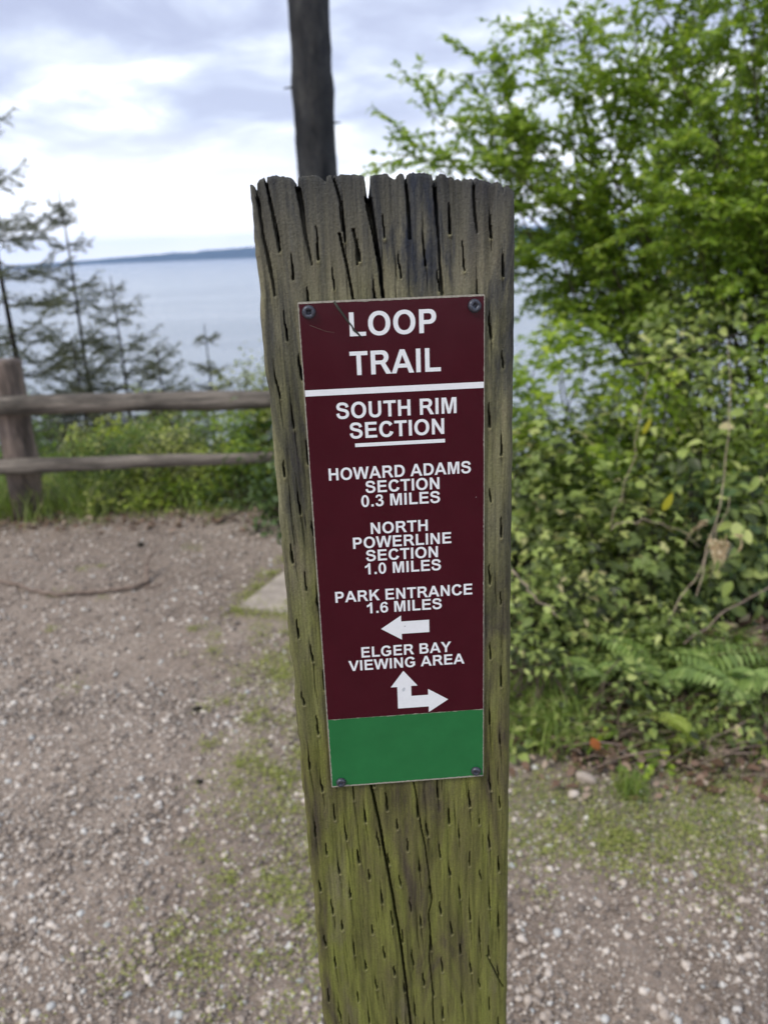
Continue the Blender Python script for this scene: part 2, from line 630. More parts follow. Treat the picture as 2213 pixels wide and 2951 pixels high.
xs = axis(-900, 900, -4, 4, .06)
ys = axis(-600, 130, -1, 8, .06)
GX, GY = np.meshgrid(xs, ys)
GZ = gz(GX, GY)
near = (np.abs(GX) < 4.5) & (GY > -1.5) & (GY < 8)
GZ = GZ + np.where(near, vn2.fbm(GX * 14, GY * 14, 0, 2) * .0035, 0)
V = np.stack([GX, GY, GZ], -1).reshape(-1, 3)
ny, nx = GX.shape
ii = (np.arange(ny - 1)[:, None] * nx + np.arange(nx - 1)[None]).ravel()
gm = mesh('ground', V, np.stack([ii, ii + 1, ii + nx + 1, ii + nx], -1))
a = gm.attributes.new('soil', 'FLOAT', 'POINT')
a.data.foreach_set('value', soilf(V[:, 0], V[:, 1]).astype(np.float32))
tag(link('ground', gm, M['ground']), kind='structure')

wv = []
ax = axis(-9500, 9500, -200, 200, 100, 1.3)
ay = axis(40, 7600, 60, 300, 60, 1.3)
WX, WY = np.meshgrid(ax, ay)
n_ = WX.shape[1]
ii = (np.arange(WX.shape[0] - 1)[:, None] * n_ + np.arange(n_ - 1)[None]).ravel()
tag(link('water', mesh('water', np.stack([WX, WY, np.full_like(WX, SEA)], -1).reshape(-1, 3),
                       np.stack([ii, ii + 1, ii + n_ + 1, ii + n_], -1)), M['water']), kind='structure')


def far_land(name, xa, xb, y0, depth, hfun, nx=160, ny=16):
    X = np.linspace(xa, xb, nx)
    Tt = np.linspace(0, 1, ny)
    XX, TT = np.meshgrid(X, Tt)
    prof = np.clip(np.sin(TT * PI), 0, 1) ** .5
    ZZ = SEA - .5 + prof * hfun(XX) * (1 + .06 * vn2.fbm(XX * .02, TT * 9, 0, 3))
    YY = y0 + TT * depth + 60 * vn(XX * .002, 5.) * (1 - TT)
    i = (np.arange(ny - 1)[:, None] * nx + np.arange(nx - 1)[None]).ravel()
    tag(link(name, mesh(name, np.stack([XX, YY, ZZ], -1).reshape(-1, 3),
                        np.stack([i, i + 1, i + nx + 1, i + nx], -1)), M['land']), kind='structure')


far_land('hills', -2900, 300, 6200, 900,
         lambda x: np.interp(x, [-2900, -2500, -2000, -1400, -700, 0, 300], [8, 22, 38, 60, 82, 70, 0]) * (1 + .07 * vn.fbm(x * .012, 2, 0, 4)))
far_land('hills', 0, 4200, 5600, 1100,
         lambda x: np.interp(x, [0, 300, 900, 1500, 2600, 4200], [0, 100, 135, 128, 110, 90]) * (1 + .05 * vn.fbm(x * .012, 4, 0, 4)))

hv = bpy.data.materials.new('sea_air')
hv.use_nodes = True
ht = hv.node_tree
ht.nodes.clear()
pv = nd(ht, 'ShaderNodeVolumePrincipled')
pv.inputs['Color'].default_value = (.42, .62, 1., 1)
pv.inputs['Density'].default_value = 1.25e-4
ho = nd(ht, 'ShaderNodeOutputMaterial')
ht.links.new(pv.outputs[0], ho.inputs['Volume'])
bv = np.array([(x, y, z) for x in (-9800, 9800) for y in (-700, 7650) for z in (-64, 125)], float)
bf = np.array([(0, 1, 3, 2), (4, 6, 7, 5), (0, 4, 5, 1), (2, 3, 7, 6), (0, 2, 6, 4), (1, 5, 7, 3)])
tag(link('haze', mesh('haze', bv, bf, False), hv), kind='stuff')

# ------------------------------------------------------------------ prototypes
def leaf_proto(w=.5, fold=.18, curl=.15, pts=2):
    """unit length along +y, normal +z"""
    if pts == 1:
        v = [(0, 0, 0), (w * .5, .45, fold * w), (0, 1, -curl), (-w * .5, .45, fold * w), (0, .5, 0)]
        f = [(0, 1, 4), (4, 1, 2), (0, 4, 3), (4, 2, 3)]
        return np.array(v, float), np.array(f)
    v = [(0, 0, 0), (0, .35, .02), (0, .7, -.04), (0, 1, -curl),
         (w * .44, .22, fold * w), (w * .5, .5, fold * w), (w * .3, .8, fold * w * .5 - curl * .5),
         (-w * .44, .22, fold * w), (-w * .5, .5, fold * w), (-w * .3, .8, fold * w * .5 - curl * .5)]
    f = [(0, 4, 1), (1, 4, 5), (1, 5, 2), (2, 5, 6), (2, 6, 3), (0, 1, 7), (1, 8, 7), (1, 2, 8), (2, 9, 8), (2, 3, 9)]
    return np.array(v, float), np.array(f)


def tri_leaf(pts=2):
    v0, f0 = leaf_proto(.62, .16, .12, pts)
    V, Fc = [], []
    for k, (ang, sc, o) in enumerate(((0, 1., (0, .25)), (1.15, .8, (0, .22)), (-1.15, .8, (0, .22)))):
        c, s_ = math.cos(ang), math.sin(ang)
        p = v0 * sc * .75
        q = np.stack([p[:, 0] * c + p[:, 1] * s_ + o[0], -p[:, 0] * s_ + p[:, 1] * c + o[1], p[:, 2] - .05 * abs(ang)], -1)
        V.append(q)
        Fc.append(f0 + k * len(v0))
    return np.concatenate(V), np.concatenate(Fc)


LEAF_S = [leaf_proto(.5, .2, .2, 1), leaf_proto(.42, .3, .3, 1), leaf_proto(.58, .1, .1, 1)]
LEAF_M = [leaf_proto(.55, .15, .15), leaf_proto(.45, .25, .25), leaf_proto(.62, .1, .08)]
LEAF_T = [tri_leaf()]
LEAF_T1 = [tri_leaf(1)]
PARTS = 0


def leaves_object(root, protos, P, R, Sc, mat, nparts, pname='leaf', rnd=None):
    """nearest leaves to the camera as single parts, the rest joined"""
    n = len(P)
    o = np.array(root.location)
    which = RNG.integers(0, len(protos), n)
    d = np.linalg.norm(P - np.array([0, 0, EYE]), axis=1) + RNG.random(n) * .15
    order = np.argsort(d)
    sel = order[:nparts]
    rest = order[nparts:]
    if nparts:
        mes = []
        for pvv, pff in protos:
            me = mesh(pname, pvv, pff, True)
            me.materials.append(mat)
            mes.append(me)
        for i in sel:
            ob = bpy.data.objects.new(pname, mes[which[i]])
            Mx = np.eye(4)
            Mx[:3, :3] = R[i] * Sc[i]
            Mx[:3, 3] = P[i] - o
            ob.matrix_basis = Matrix(Mx.tolist())
            ob.parent = root
            COL.objects.link(ob)
    if len(rest):
        lite = LEAF_T1 if protos is LEAF_T else (LEAF_S if protos is LEAF_M else protos)
        V, Fs, rr = scatter(lite, P[rest], R[rest], Sc[rest], which[rest], None if rnd is None else rnd[rest])
        ob = link('foliage', mesh('foliage', V - o, Fs, True, rr), mat, root)
        tag(ob, kind='stuff')


def bush(name, label, c, rx, ry, h, ncl, per, size, protos, mat, nparts=150, stemmat='stem_dark', lump=.25, floor=0., group=None, cat='bush', spread=.09, up=.5, nstem=26):
    c = np.array(c, float)
    base = np.array([c[0], c[1], float(gz(c[0], c[1])) + floor])
    root = empty(name, base)
    tag(root, label, cat, group)
    # clump centres through the outer part of the volume
    ncl = int(ncl * 1.3)
    dirs = norm(RNG.normal(size=(ncl, 3)))
    dirs[:, 2] = np.abs(dirs[:, 2]) * 1.1 - .05
    dirs = norm(dirs)
    rad = RNG.random(ncl) ** .35 * (1 - lump + lump * (1 + vn.fbm(dirs[:, 0] * 2 + c[0] * 3, dirs[:, 1] * 2 + 9, dirs[:, 2] * 2 + c[1], 2)))
    cl = base + dirs * rad[:, None] * np.array([rx, ry, h])
    # hollows between the sprays
    hol = vn.fbm(cl[:, 0] * 4.2 + 30, cl[:, 1] * 4.2 + 30, cl[:, 2] * 4.8 + 30, 2) > -.16
    cl, dirs = cl[hol], dirs[hol]
    ncl = len(cl)
    P = np.repeat(cl, per, 0) + RNG.normal(size=(ncl * per, 3)) * spread
    P[:, 2] = np.maximum(P[:, 2], gz(P[:, 0], P[:, 1]) + .02)
    out = norm(np.repeat(dirs, per, 0) + np.array([0, 0, up + .15]) + RNG.normal(size=(len(P), 3)) * .45)
    ax = RNG.normal(size=(len(P), 3)) + np.array([0, -.3, -.25])
    ax = ax - out * (ax * out).sum(1, keepdims=True)
    R = frames(ax, out)
    Sc = size * (0.65 + .7 * RNG.random(len(P)))
    rn = np.clip(np.repeat(RNG.random(ncl), per) * .75 + RNG.random(len(P)) * .25, 0, .999)  # tone set mostly per clump; dark clumps stand in for shaded hollows
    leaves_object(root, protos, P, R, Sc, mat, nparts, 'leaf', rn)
    tb = Tubes()
    for i in RNG.choice(ncl, min(nstem, ncl), replace=False):
        b = base + np.array([RNG.normal() * rx * .3, RNG.normal() * ry * .3, -.02]) - base
        e = cl[i] - base
        tb.add(curve_pts(b, e, (0, 0, .12 * h), 6, .012), np.linspace(.006, .002, 6), 4)
    link('stem', tb.mesh('stem'), M[stemmat], root)
    return root


# ------------------------------------------------------------------ gravel, ground cover, grass
def ico(level, seed, squash=.6):
    import bmesh
    bm = bmesh.new()
    bmesh.ops.create_icosphere(bm, subdivisions=level, radius=.5)
    r = np.random.default_rng(seed)
    v = np.array([q.co[:] for q in bm.verts])
    f = np.array([[q.index for q in p.verts] for p in bm.faces])
    bm.free()
    off = r.normal(size=3)
    v = v * (1 + .18 * np.sin(v @ r.normal(size=(3, 1)) * 5 + off[0]) + .12 * np.sin(v @ r.normal(size=(3, 1)) * 8 + off[1]))
    v = v * np.array([1, .6 + .4 * r.random(), squash])
    return v, f


PEB1 = [ico(1, s, .55 + .2 * (s % 3) / 2) for s in range(6)]
OCT = [(v_ * [.5, .5 * (.6 + .1 * k_), .3], f_) for k_ in range(4) for v_, f_ in [(np.array([(1, 0, .1), (0, 1, -.1), (-1, 0, 0), (0, -1, .1), (.2, .1 * k_, 1), (0, 0, -1.)]), np.array([(0, 1, 4), (1, 2, 4), (2, 3, 4), (3, 0, 4), (1, 0, 5), (2, 1, 5), (3, 2, 5), (0, 3, 5)]))]]
PEB2 = [ico(2, s + 20, .5 + .25 * (s % 3) / 2) for s in range(7)]


def in_view(x, y, z, mx=1.12):
    P = np.stack([x, y, z - EYE], -1)
    d = P @ FWD
    u = (P @ RT) / d * 2282.76 / 1106.5
    v = (P @ UPV) / d * 2282.76 / 1475.5
    return (d > .1) & (np.abs(u) < mx) & (np.abs(v) < mx)


def yaw_rot(n, tilt=.25):
    a = RNG.random(n) * 2 * PI
    y = np.stack([np.cos(a), np.sin(a), RNG.normal(size=n) * tilt], -1)
    z = np.stack([RNG.normal(size=n) * tilt, RNG.normal(size=n) * tilt, np.ones(n)], -1)
    return frames(y, z)


def gravel(n, ylo, yhi, smin, smax, protos, dens=None):
    y = ylo + (yhi - ylo) * RNG.random(n)
    x = (RNG.random(n) * 2 - 1) * (.5 + y * .62)
    keep = RNG.random(n) > soilf(x, y) * 1.2
    pat = vn.fbm(x * 2.2 + 11, y * 2.2 + 5, 0, 3) * .5 + .5
    keep &= RNG.random(n) < np.clip(pat * 1.5 + .15, .3, 1) * (1 - .3 * np.clip((y - 2.4) / 1.2, 0, 1))
    # the concrete pad
    keep &= ~((x > -.68) & (x < .3) & (y > 3.05 + (x + .66) * -.42) & (y < 4.2) & (x > -.66 + (y - 3.17) * .26))
    x, y = x[keep], y[keep]
    z = gz(x, y)
    k = in_view(x, y, z, 1.25)
    x, y, z = x[k], y[k], z[k]
    m = len(x)
    s = smin * (smax / smin) ** (RNG.random(m) ** 1.7)
    P = np.stack([x, y, z + s * .12], -1)
    return scatter(protos, P, yaw_rot(m), s)


def stuff(name, label, data, mat, kind='stuff', cat=None):
    V, Fs, rr = data
    o = link(name, mesh(name, V, Fs, True, rr), mat)
    tag(o, label, cat, kind=kind)
    return o


def joined(ds):
    V = []
    Fs = []
    R_ = []
    off = 0
    for v, f, r in ds:
        V.append(v)
        R_.append(r)
        for q in f:
            Fs.append(q + off)
        off += len(v)
    return np.concatenate(V), Fs, np.concatenate(R_)


g = joined([gravel(8000, .85, 2.2, .009, .024, PEB2), gravel(36000, .85, 2.6, .006, .015, PEB1), gravel(75000, .85, 2.6, .0035, .009, OCT),
            gravel(22000, 2.2, 5.0, .011, .027, PEB1), gravel(90000, 2.2, 5.0, .005, .013, OCT)])
stuff('gravel', 'loose pale grey and brown gravel scattered over the trodden path', g, M['pebble'], cat='gravel')


def cover(n, cx, cy, r, size):
    p = RNG.normal(size=(n, 2)) * r
    x = cx + p[:, 0]
    y = cy + p[:, 1]
    z = gz(x, y) + .004 + RNG.random(n) * .012
    P = np.stack([x, y, z], -1)
    up_ = np.stack([RNG.normal(size=n) * .5, RNG.normal(size=n) * .5, np.ones(n)], -1)
    ax_ = RNG.normal(size=(n, 3)) * np.array([1, 1, .5])
    return scatter(LEAF_S, P, frames(ax_, up_), size * (.6 + .8 * RNG.random(n)))


ds = []
for _ in range(420):
    # patches concentrate along the worn edge behind and left of the post, and below the hedge
    if random.random() < .55:
        t_ = random.random()
        cx = -.28 - .12 * t_ + random.gauss(0, .16)
        cy = 1.15 + 2.0 * t_ + random.gauss(0, .1)
    elif random.random() < .75:
        cx = random.uniform(.15, 1.1)
        cy = 1.72 + random.gauss(0, .13)
    else:
        cx = random.uniform(-1.6, .9)
        cy = random.uniform(1.1, 4.2)
    ds.append(cover(random.randint(25, 90), cx, cy, random.uniform(.012, .04), .0085))
for ax_, ay_ in ((-.66, 3.17), (-.6, 3.4), (-.56, 3.55), (-.5, 3.75), (-.6, 3.13), (-.5, 3.1), (-.42, 3.06), (-.63, 3.28), (-.35, 2.8), (-.38, 2.6)):
    ds.append(cover(170, ax_, ay_, .035, .012))
stuff('ground_cover', 'yellow green moss and tiny weeds in patches on the gravel', joined(ds), M['mat'], cat='ground cover')


def blades(n, xy, L, lean=.5, w=.0035):
    """grass blades as two-segment strips; xy (n,2)"""
    z = gz(xy[:, 0], xy[:, 1])
    b = np.stack([xy[:, 0], xy[:, 1], z - .004], -1)
    a = RNG.random(n) * 2 * PI
    d = np.stack([np.cos(a), np.sin(a), np.zeros(n)], -1)
    s = np.stack([-np.sin(a), np.cos(a), np.zeros(n)], -1)
    L = L * (.45 + .8 * RNG.random(n))
    ln = lean * (.3 + RNG.random(n))
    V = []
    for t_, ww in ((0, 1.), (.45, .9), (.8, .55)):
        c = b + (d * (ln * t_ * t_)[:, None] + np.array([0, 0, 1.]) * (t_ * (1 - .35 * ln * t_))[:, None]) * L[:, None]
        V += [c - s * (w * ww * (L / .1) ** .3)[:, None] * .5, c + s * (w * ww * (L / .1) ** .3)[:, None] * .5]
    tip = b + (d * ln[:, None] + np.array([0, 0, 1.]) * (1 - .35 * ln)[:, None]) * L[:, None]
    V.append(tip)
    V = np.stack(V, 1).reshape(-1, 3)
    o = np.arange(n)[:, None] * 7
    q = np.concatenate([o + [0, 1, 3, 2], o + [2, 3, 5, 4]])
    t3 = o + [4, 5, 6]
    return V, [q, t3], np.repeat(RNG.random(n), 7)


def tufts(k, per, xr, yr, rad, L, lean=.6, w=.0035):
    out = []
    for _ in range(k):
        cx, cy = random.uniform(*xr), random.uniform(*yr)
        out.append(blades(per, np.array([cx, cy]) + RNG.normal(size=(per, 2)) * rad, L * random.uniform(.6, 1.3), lean, w))
    return out


def tip_fix(ds):
    Vq = []
    off = 0
    F4, F3, Rr = [], [], []
    for v, (q, t3), r in ds:
        Vq.append(v)
        F4.append(q + off)
        F3.append(t3 + off)
        Rr.append(r)
        off += len(v)
    return np.concatenate(Vq), [np.concatenate(F4), np.concatenate(F3)], np.concatenate(Rr)


ds = []
ds += tufts(330, 26, (.12, 1.15), (1.62, 1.92), .03, .022, .7, .0022)     # short mown-like sward below the hedge
ds += tufts(24, 30, (.2, 1.2), (1.95, 2.3), .03, .06, .8, .0025)
ds += tufts(22, 40, (.3, .62), (2.1, 2.5), .05, .14, 1.2, .004)
ds += tufts(6, 60, (.62, .7), (1.84, 1.9), .014, .06, .5, .003)
ds += tufts(9, 36, (.75, 1.3), (2.0, 2.3), .03, .12, .9, .0035)
ds += tufts(26, 60, (-3.2, -1.5), (4.5, 5.2), .06, .24, .9, .004)
ds += tufts(40, 30, (-1.6, -.3), (4.6, 5.3), .05, .12, .8, .004)
ds += tufts(40, 26, (-3.0, -.3), (4.45, 4.8), .04, .06, .8, .004)
ds += tufts(60, 40, (-3.5, 1.), (5.4, 6.6), .08, .3, .8, .005)
stuff('grass', 'green grass blades below the hedge and along the fence line', tip_fix(ds), M['grass'], cat='grass')

# leaf litter under the hedge
n = 3200
x = RNG.uniform(.25, 1.7, n)
y = RNG.uniform(1.8, 2.9, n)
k = RNG.random(n) < soilf(x, y)
x, y = x[k], y[k]
x2 = RNG.uniform(-2.8, 0, 700)
y2 = 4.5 + RNG.normal(size=700) * .1
x, y = np.concatenate([x, x2]), np.concatenate([y, y2])
n = len(x)
P = np.stack([x, y, gz(x, y) + .006 + RNG.random(n) * .02], -1)
up_ = np.stack([RNG.normal(size=n) * .5, RNG.normal(size=n) * .5, np.ones(n)], -1)
stuff('leaf_litter', 'brown dead leaves lying on dark soil under the hedge', scatter(LEAF_M, P, frames(RNG.normal(size=(n, 3)) * [1, 1, .2], up_), RNG.uniform(.015, .05, n)), M['dead_leaf'], cat='leaf litter')

tb = Tubes()
for _ in range(170):
    cx, cy = random.uniform(.5, 1.6), random.uniform(1.9, 2.7)
    a_ = random.gauss(.2, .7)
    L_ = random.uniform(.06, .35)
    z0 = float(gz(cx, cy)) + .01
    e_ = np.array([cx + math.cos(a_) * L_, cy + math.sin(a_) * L_ * .6, z0 + random.uniform(0, .07)])
    r_ = random.uniform(.001, .0035)
    tb.add(curve_pts((cx, cy, z0), e_, (0, 0, .01), 4, .004), r_, 4)
me = tb.mesh('twig_litter')
tag(link('twig_litter', me, M['stick']), 'thin dry twigs strewn on the soil under the ferns', 'twigs', kind='stuff')

# concrete pad
import bmesh


def prism(name, poly, z0, z1, mat, parent=None, bev=.0):
    bm = bmesh.new()
    vs = [bm.verts.new((p[0], p[1], z0)) for p in poly]
    f = bm.faces.new(vs)
    r = bmesh.ops.extrude_face_region(bm, geom=[f])
    for v_ in r['geom']:
        if isinstance(v_, bmesh.types.BMVert):
            v_.co.z = z1
    bmesh.ops.recalc_face_normals(bm, faces=bm.faces)
    if bev:
        bmesh.ops.bevel(bm, geom=list(bm.edges), offset=bev, segments=2, affect='EDGES')
    me = bpy.data.meshes.new(name)
    bm.to_mesh(me)
    bm.free()
    return link(name, me, mat, parent)


pad = prism('concrete_pad', [(-.66, 3.17), (.22, 2.8), (.62, 3.77), (-.26, 4.14)], -.06, .022, M['concrete'], bev=.006)
tag(pad, 'flat pale concrete pad set in the gravel behind the sign post', 'concrete pad')

# ------------------------------------------------------------------ fence
fence = empty('split_rail_fence', (-2.2, 4.66, 0))
tag(fence, 'weathered two rail wooden fence along the bluff edge', 'fence')
fo = np.array([-2.2, 4.66, 0])


def log(name, p0, p1, r0, r1, mat, parent, o, sides=18, seg=90, bmp=.15, flat=1.):
    t_ = Tubes()
    n_ = seg
    pts = curve_pts(np.array(p0) - o, np.array(p1) - o, (0, 0, 0), n_)
    L_ = np.linspace(0, 1, n_)
    pts = pts + np.stack([vn(L_ * 5 + p0[0], 1.), vn(L_ * 5, p0[2] + 4.), vn(L_ * 5 + 3, p0[2])], -1) * .006
    t_.add(pts, np.linspace(r0, r1, n_) * (1 + .08 * vn(L_ * 9 + p0[2] * 5, 2.)), sides, bmp, fr=1.6)
    return link(name, t_.mesh(name), mat, parent)


for i_, px_ in enumerate((-2.2, .12, -4.6)):
    log('post', (px_, 4.68, -.15), (px_ + .02, 4.68, .945), .098, .086, M['fpost'], fence, fo, 18, 50, .12)
log('rail', (-4.7, 4.52, .70), (-2.27, 4.6, .70), .05, .05, M['rail'], fence, fo)
log('rail', (-2.6, 4.545, .708), (.2, 4.56, .668), .054, .052, M['rail'], fence, fo)
log('rail', (-4.7, 4.54, .37), (-2.27, 4.58, .35), .04, .04, M['rail'], fence, fo)
log('rail', (-2.42, 4.54, .345), (.1, 4.6, .325), .043, .024, M['rail'], fence, fo)

# ------------------------------------------------------------------ bare trunk rising behind the post
tree = empty('tall_tree', (-.425, 7.0, float(gz(-.425, 7))))
tag(tree, 'tall bare tree trunk rising into the sky behind the sign post', 'tree')
o_ = np.array(tree.location)
zz_ = np.linspace(o_[2] - .3, 14, 220)
pts = np.stack([-.425 + .02 * vn(zz_ * .5, 3.) , 7.0 + 0 * zz_, zz_], -1) - o_
rad = .168 - .0035 * (zz_ - 0)
for hk in (2.72, 4.4, 1.2, 6.):
    rad = rad + .012 * np.exp(-((zz_ - hk) / .1) ** 2)
tb = Tubes().add(pts, rad, 40, .055, fr=6.)
link('trunk', tb.mesh('trunk'), M['bark'], tree)
for hz_, an, L_ in ((2.71, PI, .06), (2.45, 0., .05), (3.7, .3, .1), (1.2, 3.3, .2)):
    e_ = np.array([-.425 + math.cos(an) * (.16 + L_), 7.0 - .05 + math.sin(an) * (.16 + L_), hz_ - .02])
    tb = Tubes().add(curve_pts(np.array([-.425, 7.0, hz_]) - o_, e_ - o_, (0, 0, 0), 4), [.02, .016, .01, .005], 6)
    link('branch_stub', tb.mesh('branch_stub'), M['bark_moss'], tree)


# ------------------------------------------------------------------ conifers on the bluff
def needle_proto():
    v = [(-.1, 0, 0), (.1, 0, 0), (0, 1, 0)]
    return np.array(v, float), np.array([(0, 1, 2)])


def conifer(label, x, y, ztop, spread, nwh=None, seed=0, dens=1., lean=0., skip=0.):
    r = np.random.default_rng(seed)
    zb = float(gz(x, y))
    H_ = ztop - zb
    root = empty('fir_tree', (x, y, zb))
    tag(root, label, 'tree', 'young conifers on the bluff beyond the fence')
    tb = Tubes()
    zs = np.linspace(-.1, H_, 26)
    tr = np.stack([lean * zs / H_ + .02 * vn(zs * .8, seed), .015 * vn(zs * .8, seed + 5.), zs], -1)
    tb.add(tr, np.linspace(.01 + .0075 * H_, .004, 26), 7, .08)
    link('trunk', tb.mesh('trunk'), M['stem_dark'], root)
    lb = Tubes()
    NP, ND = [], []
    nwh = nwh or int(H_ / .2)
    for w in range(nwh):
        f = (w + .6 * r.random()) / nwh          # 0 bottom 1 top
        z = H_ * (.04 + .94 * f)
        if r.random() < skip:
            continue
        nb = 4 + (r.random() < .6)
        a0 = r.random() * 7
        for b in range(nb):
            a = a0 + b * 2 * PI / nb + r.normal() * .25
            L = spread * (1 - f) ** .75 * (.65 + .5 * r.random()) + .07
            d = np.array([math.cos(a), math.sin(a), 0])
            x0 = np.array([np.interp(z, zs, tr[:, 0]), np.interp(z, zs, tr[:, 1]), z])
            drop = -.15 + .55 * f + r.normal() * .16
            z = H_ * (.04 + .94 * f) + r.normal() * .05
            t = np.linspace(0, 1, 8)[:, None]
            p = x0 + d * L * t + np.array([0, 0, 1]) * (L * (drop * t - .25 * t * (1 - t) + .14 * t ** 3))
            p = p + r.normal(size=p.shape) * .008
            lb.add(p, np.linspace(.003 + .006 * L, .0015, 8), 4)
            sd_ = np.array([-d[1], d[0], 0])
            segs = [(p[i], p[i + 1]) for i in range(1, 7)]
            nt_ = int((7 + 16 * L) * dens)
            for k in range(nt_):
                tt = .12 + .88 * (k + r.random()) / nt_
                q = np.array([np.interp(tt, t[:, 0], p[:, i]) for i in range(3)])
                l2 = (.05 + .26 * L * (1.1 - tt)) * (.7 + .6 * r.random())
                dd = norm(d * .75 + sd_ * (1 if k % 2 else -1) * (.75 + .3 * r.random()) + np.array([0, 0, r.normal() * .4 - .08]))
                e = q + dd * l2
                m = q + dd * l2 * .5 + np.array([0, 0, -.06 * l2])
                lb.add([q, m, e], [.0018, .0014, .001], 3, cap=False)
                segs += [(q, m), (m, e)]
                if l2 > .1:
                    for j in range(3):
                        q2 = q + dd * l2 * (.3 + .22 * j)
                        d2 = norm(dd * .8 + d * .3 + np.cross(dd, [0, 0, 1.]) * (.7 if j % 2 else -.7))
                        segs.append((q2, q2 + d2 * l2 * .38))
            for s0, s1 in segs:
                s0, s1 = np.array(s0), np.array(s1)
                ln = np.linalg.norm(s1 - s0)
                c = max(3, int(ln / .0062 * dens))
                u = r.random(c)[:, None]
                NP.append(s0 + (s1 - s0) * u)
                rr = r.normal(size=(c, 3))
                ax_ = norm(s1 - s0)
                rr = norm(rr - (rr @ ax_)[:, None] * ax_)
                ND.append(norm(rr + ax_ * .8))
    link('limb', lb.mesh('limb'), M['stem_dark'], root)
    NP, ND = np.concatenate(NP), np.concatenate(ND)
    R = frames(ND, RNG.normal(size=ND.shape))
    V, Fs, rr = scatter([needle_proto()], NP, R, RNG.uniform(.022, .042, len(NP)))
    o = link('foliage', mesh('foliage', V, Fs, True, rr), M['needle'], root)
    tag(o, kind='stuff')
    return root


conifer('tall fir at the left edge with dark trunk behind the fence post', -3.5, 7.9, 3.4, 1.5, 20, 1, 1.05, -.1, .04)
conifer('second tall slender fir with open top rising above the horizon', -3.02, 8.3, 2.15, .75, 24, 2, 1., 0, .12)
conifer('bushy fir sapling with long bare leader in front of the sea', -2.55, 8.0, 1.32, 1.3, 20, 3, 1.)
conifer('smallest fir sapling standing alone near the sign post', -1.7, 8.0, .84, .42, 12, 4, 1.1)
conifer('low broad fir sapling between the leader fir and smallest sapling', -2.08, 7.6, .72, .85, 15, 5, 1.)
conifer('low spreading fir sapling in front of the tall left fir', -2.8, 7.5, .8, 1.1, 14, 6, .9)

# ------------------------------------------------------------------ low shrubs beyond the fence
FG = 'leafy shrubs beyond the fence'
far_spec = [
    ('bright yellow green shrub behind the left fence post', -1.95, 5.5, .45, .4, .5, 'far_leaf', .038),
    ('sunny lime shrub between the rails left of centre', -1.55, 5.75, .4, .4, .62, 'far_leaf', .035),
    ('olive twiggy shrub in the middle between the rails', -1.2, 5.5, .42, .35, .52, 'shrub_dark', .03),
    ('light green shrub topping the upper rail near the sign post', -.5, 5.7, .42, .4, 1.02, 'far_leaf', .042),
    ('yellow tinged shrub crowding the right end of the upper rail', -.82, 5.45, .36, .3, .84, 'far_leaf', .038),
    ('tangled olive green shrub behind the lower rail', -1.75, 5.25, .5, .3, .42, 'shrub_dark', .032),
    ('yellow green weedy shrub low behind the rails near the sign post', -.7, 5.05, .45, .25, .4, 'hedge_bright', .035),
    ('low mixed green shrub behind the middle of the lower rail', -1.25, 5.1, .45, .25, .36, 'far_leaf', .035),
    ('grey green shrub at far left beyond the fence', -2.75, 5.8, .5, .45, .6, 'shrub_dark', .035),
    ('pale shrub just left of the sign post behind the rails', -.9, 5.25, .33, .3, .55, 'shrub_leaf', .035)]
for lb_, x_, y_, rx_, ry_, h_, mt_, sz_ in far_spec:
    bush('leafy_shrub', lb_, (x_, y_, 0), rx_, ry_, h_ - float(gz(x_, y_)), 150, 26, sz_ * 1.1, LEAF_S, M[mt_], 0, 'stem', group=FG, cat='shrub', spread=.05, nstem=26)
for lb_, x_, y_, rx_, ry_, h_, mt_, sz_ in [
    ('low weedy plant at the foot of the fence in the middle', -1.25, 4.75, .4, .18, .24, 'hedge_bright', .03),
    ('low dark leaved plant under the lower rail near the sign post', -.85, 4.72, .33, .2, .3, 'hedge_dark', .04),
    ('low green weed clump beside the left fence post', -1.7, 4.8, .35, .2, .2, 'far_leaf', .03)]:
    bush('weed_clump', lb_, (x_, y_, 0), rx_, ry_, h_, 80, 16, sz_, LEAF_S, M[mt_], 0, 'stem', group='weeds at the foot of the fence', cat='weed', spread=.04)

# ------------------------------------------------------------------ hedge on the right
HG = 'bushes massed in the hedge on the right'
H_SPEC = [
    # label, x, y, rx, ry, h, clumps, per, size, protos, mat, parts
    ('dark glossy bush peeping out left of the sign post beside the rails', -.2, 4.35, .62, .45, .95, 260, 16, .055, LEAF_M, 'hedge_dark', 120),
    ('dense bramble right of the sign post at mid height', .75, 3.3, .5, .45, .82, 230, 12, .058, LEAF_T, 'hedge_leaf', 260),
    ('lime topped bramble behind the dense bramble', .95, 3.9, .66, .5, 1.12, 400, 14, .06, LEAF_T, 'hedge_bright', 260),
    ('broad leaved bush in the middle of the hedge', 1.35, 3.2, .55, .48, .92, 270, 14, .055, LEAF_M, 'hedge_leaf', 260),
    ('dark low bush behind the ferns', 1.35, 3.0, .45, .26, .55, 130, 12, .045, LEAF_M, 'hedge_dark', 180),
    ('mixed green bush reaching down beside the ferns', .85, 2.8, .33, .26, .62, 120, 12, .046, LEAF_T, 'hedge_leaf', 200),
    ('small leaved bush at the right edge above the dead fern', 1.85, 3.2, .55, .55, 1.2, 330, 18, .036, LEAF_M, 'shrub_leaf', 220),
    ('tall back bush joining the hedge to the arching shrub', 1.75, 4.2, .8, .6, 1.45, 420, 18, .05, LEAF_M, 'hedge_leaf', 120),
    ('short weedy bush at the hedge foot beside the sign post', .52, 2.6, .28, .26, .42, 80, 12, .04, LEAF_M, 'hedge_leaf', 160),
]
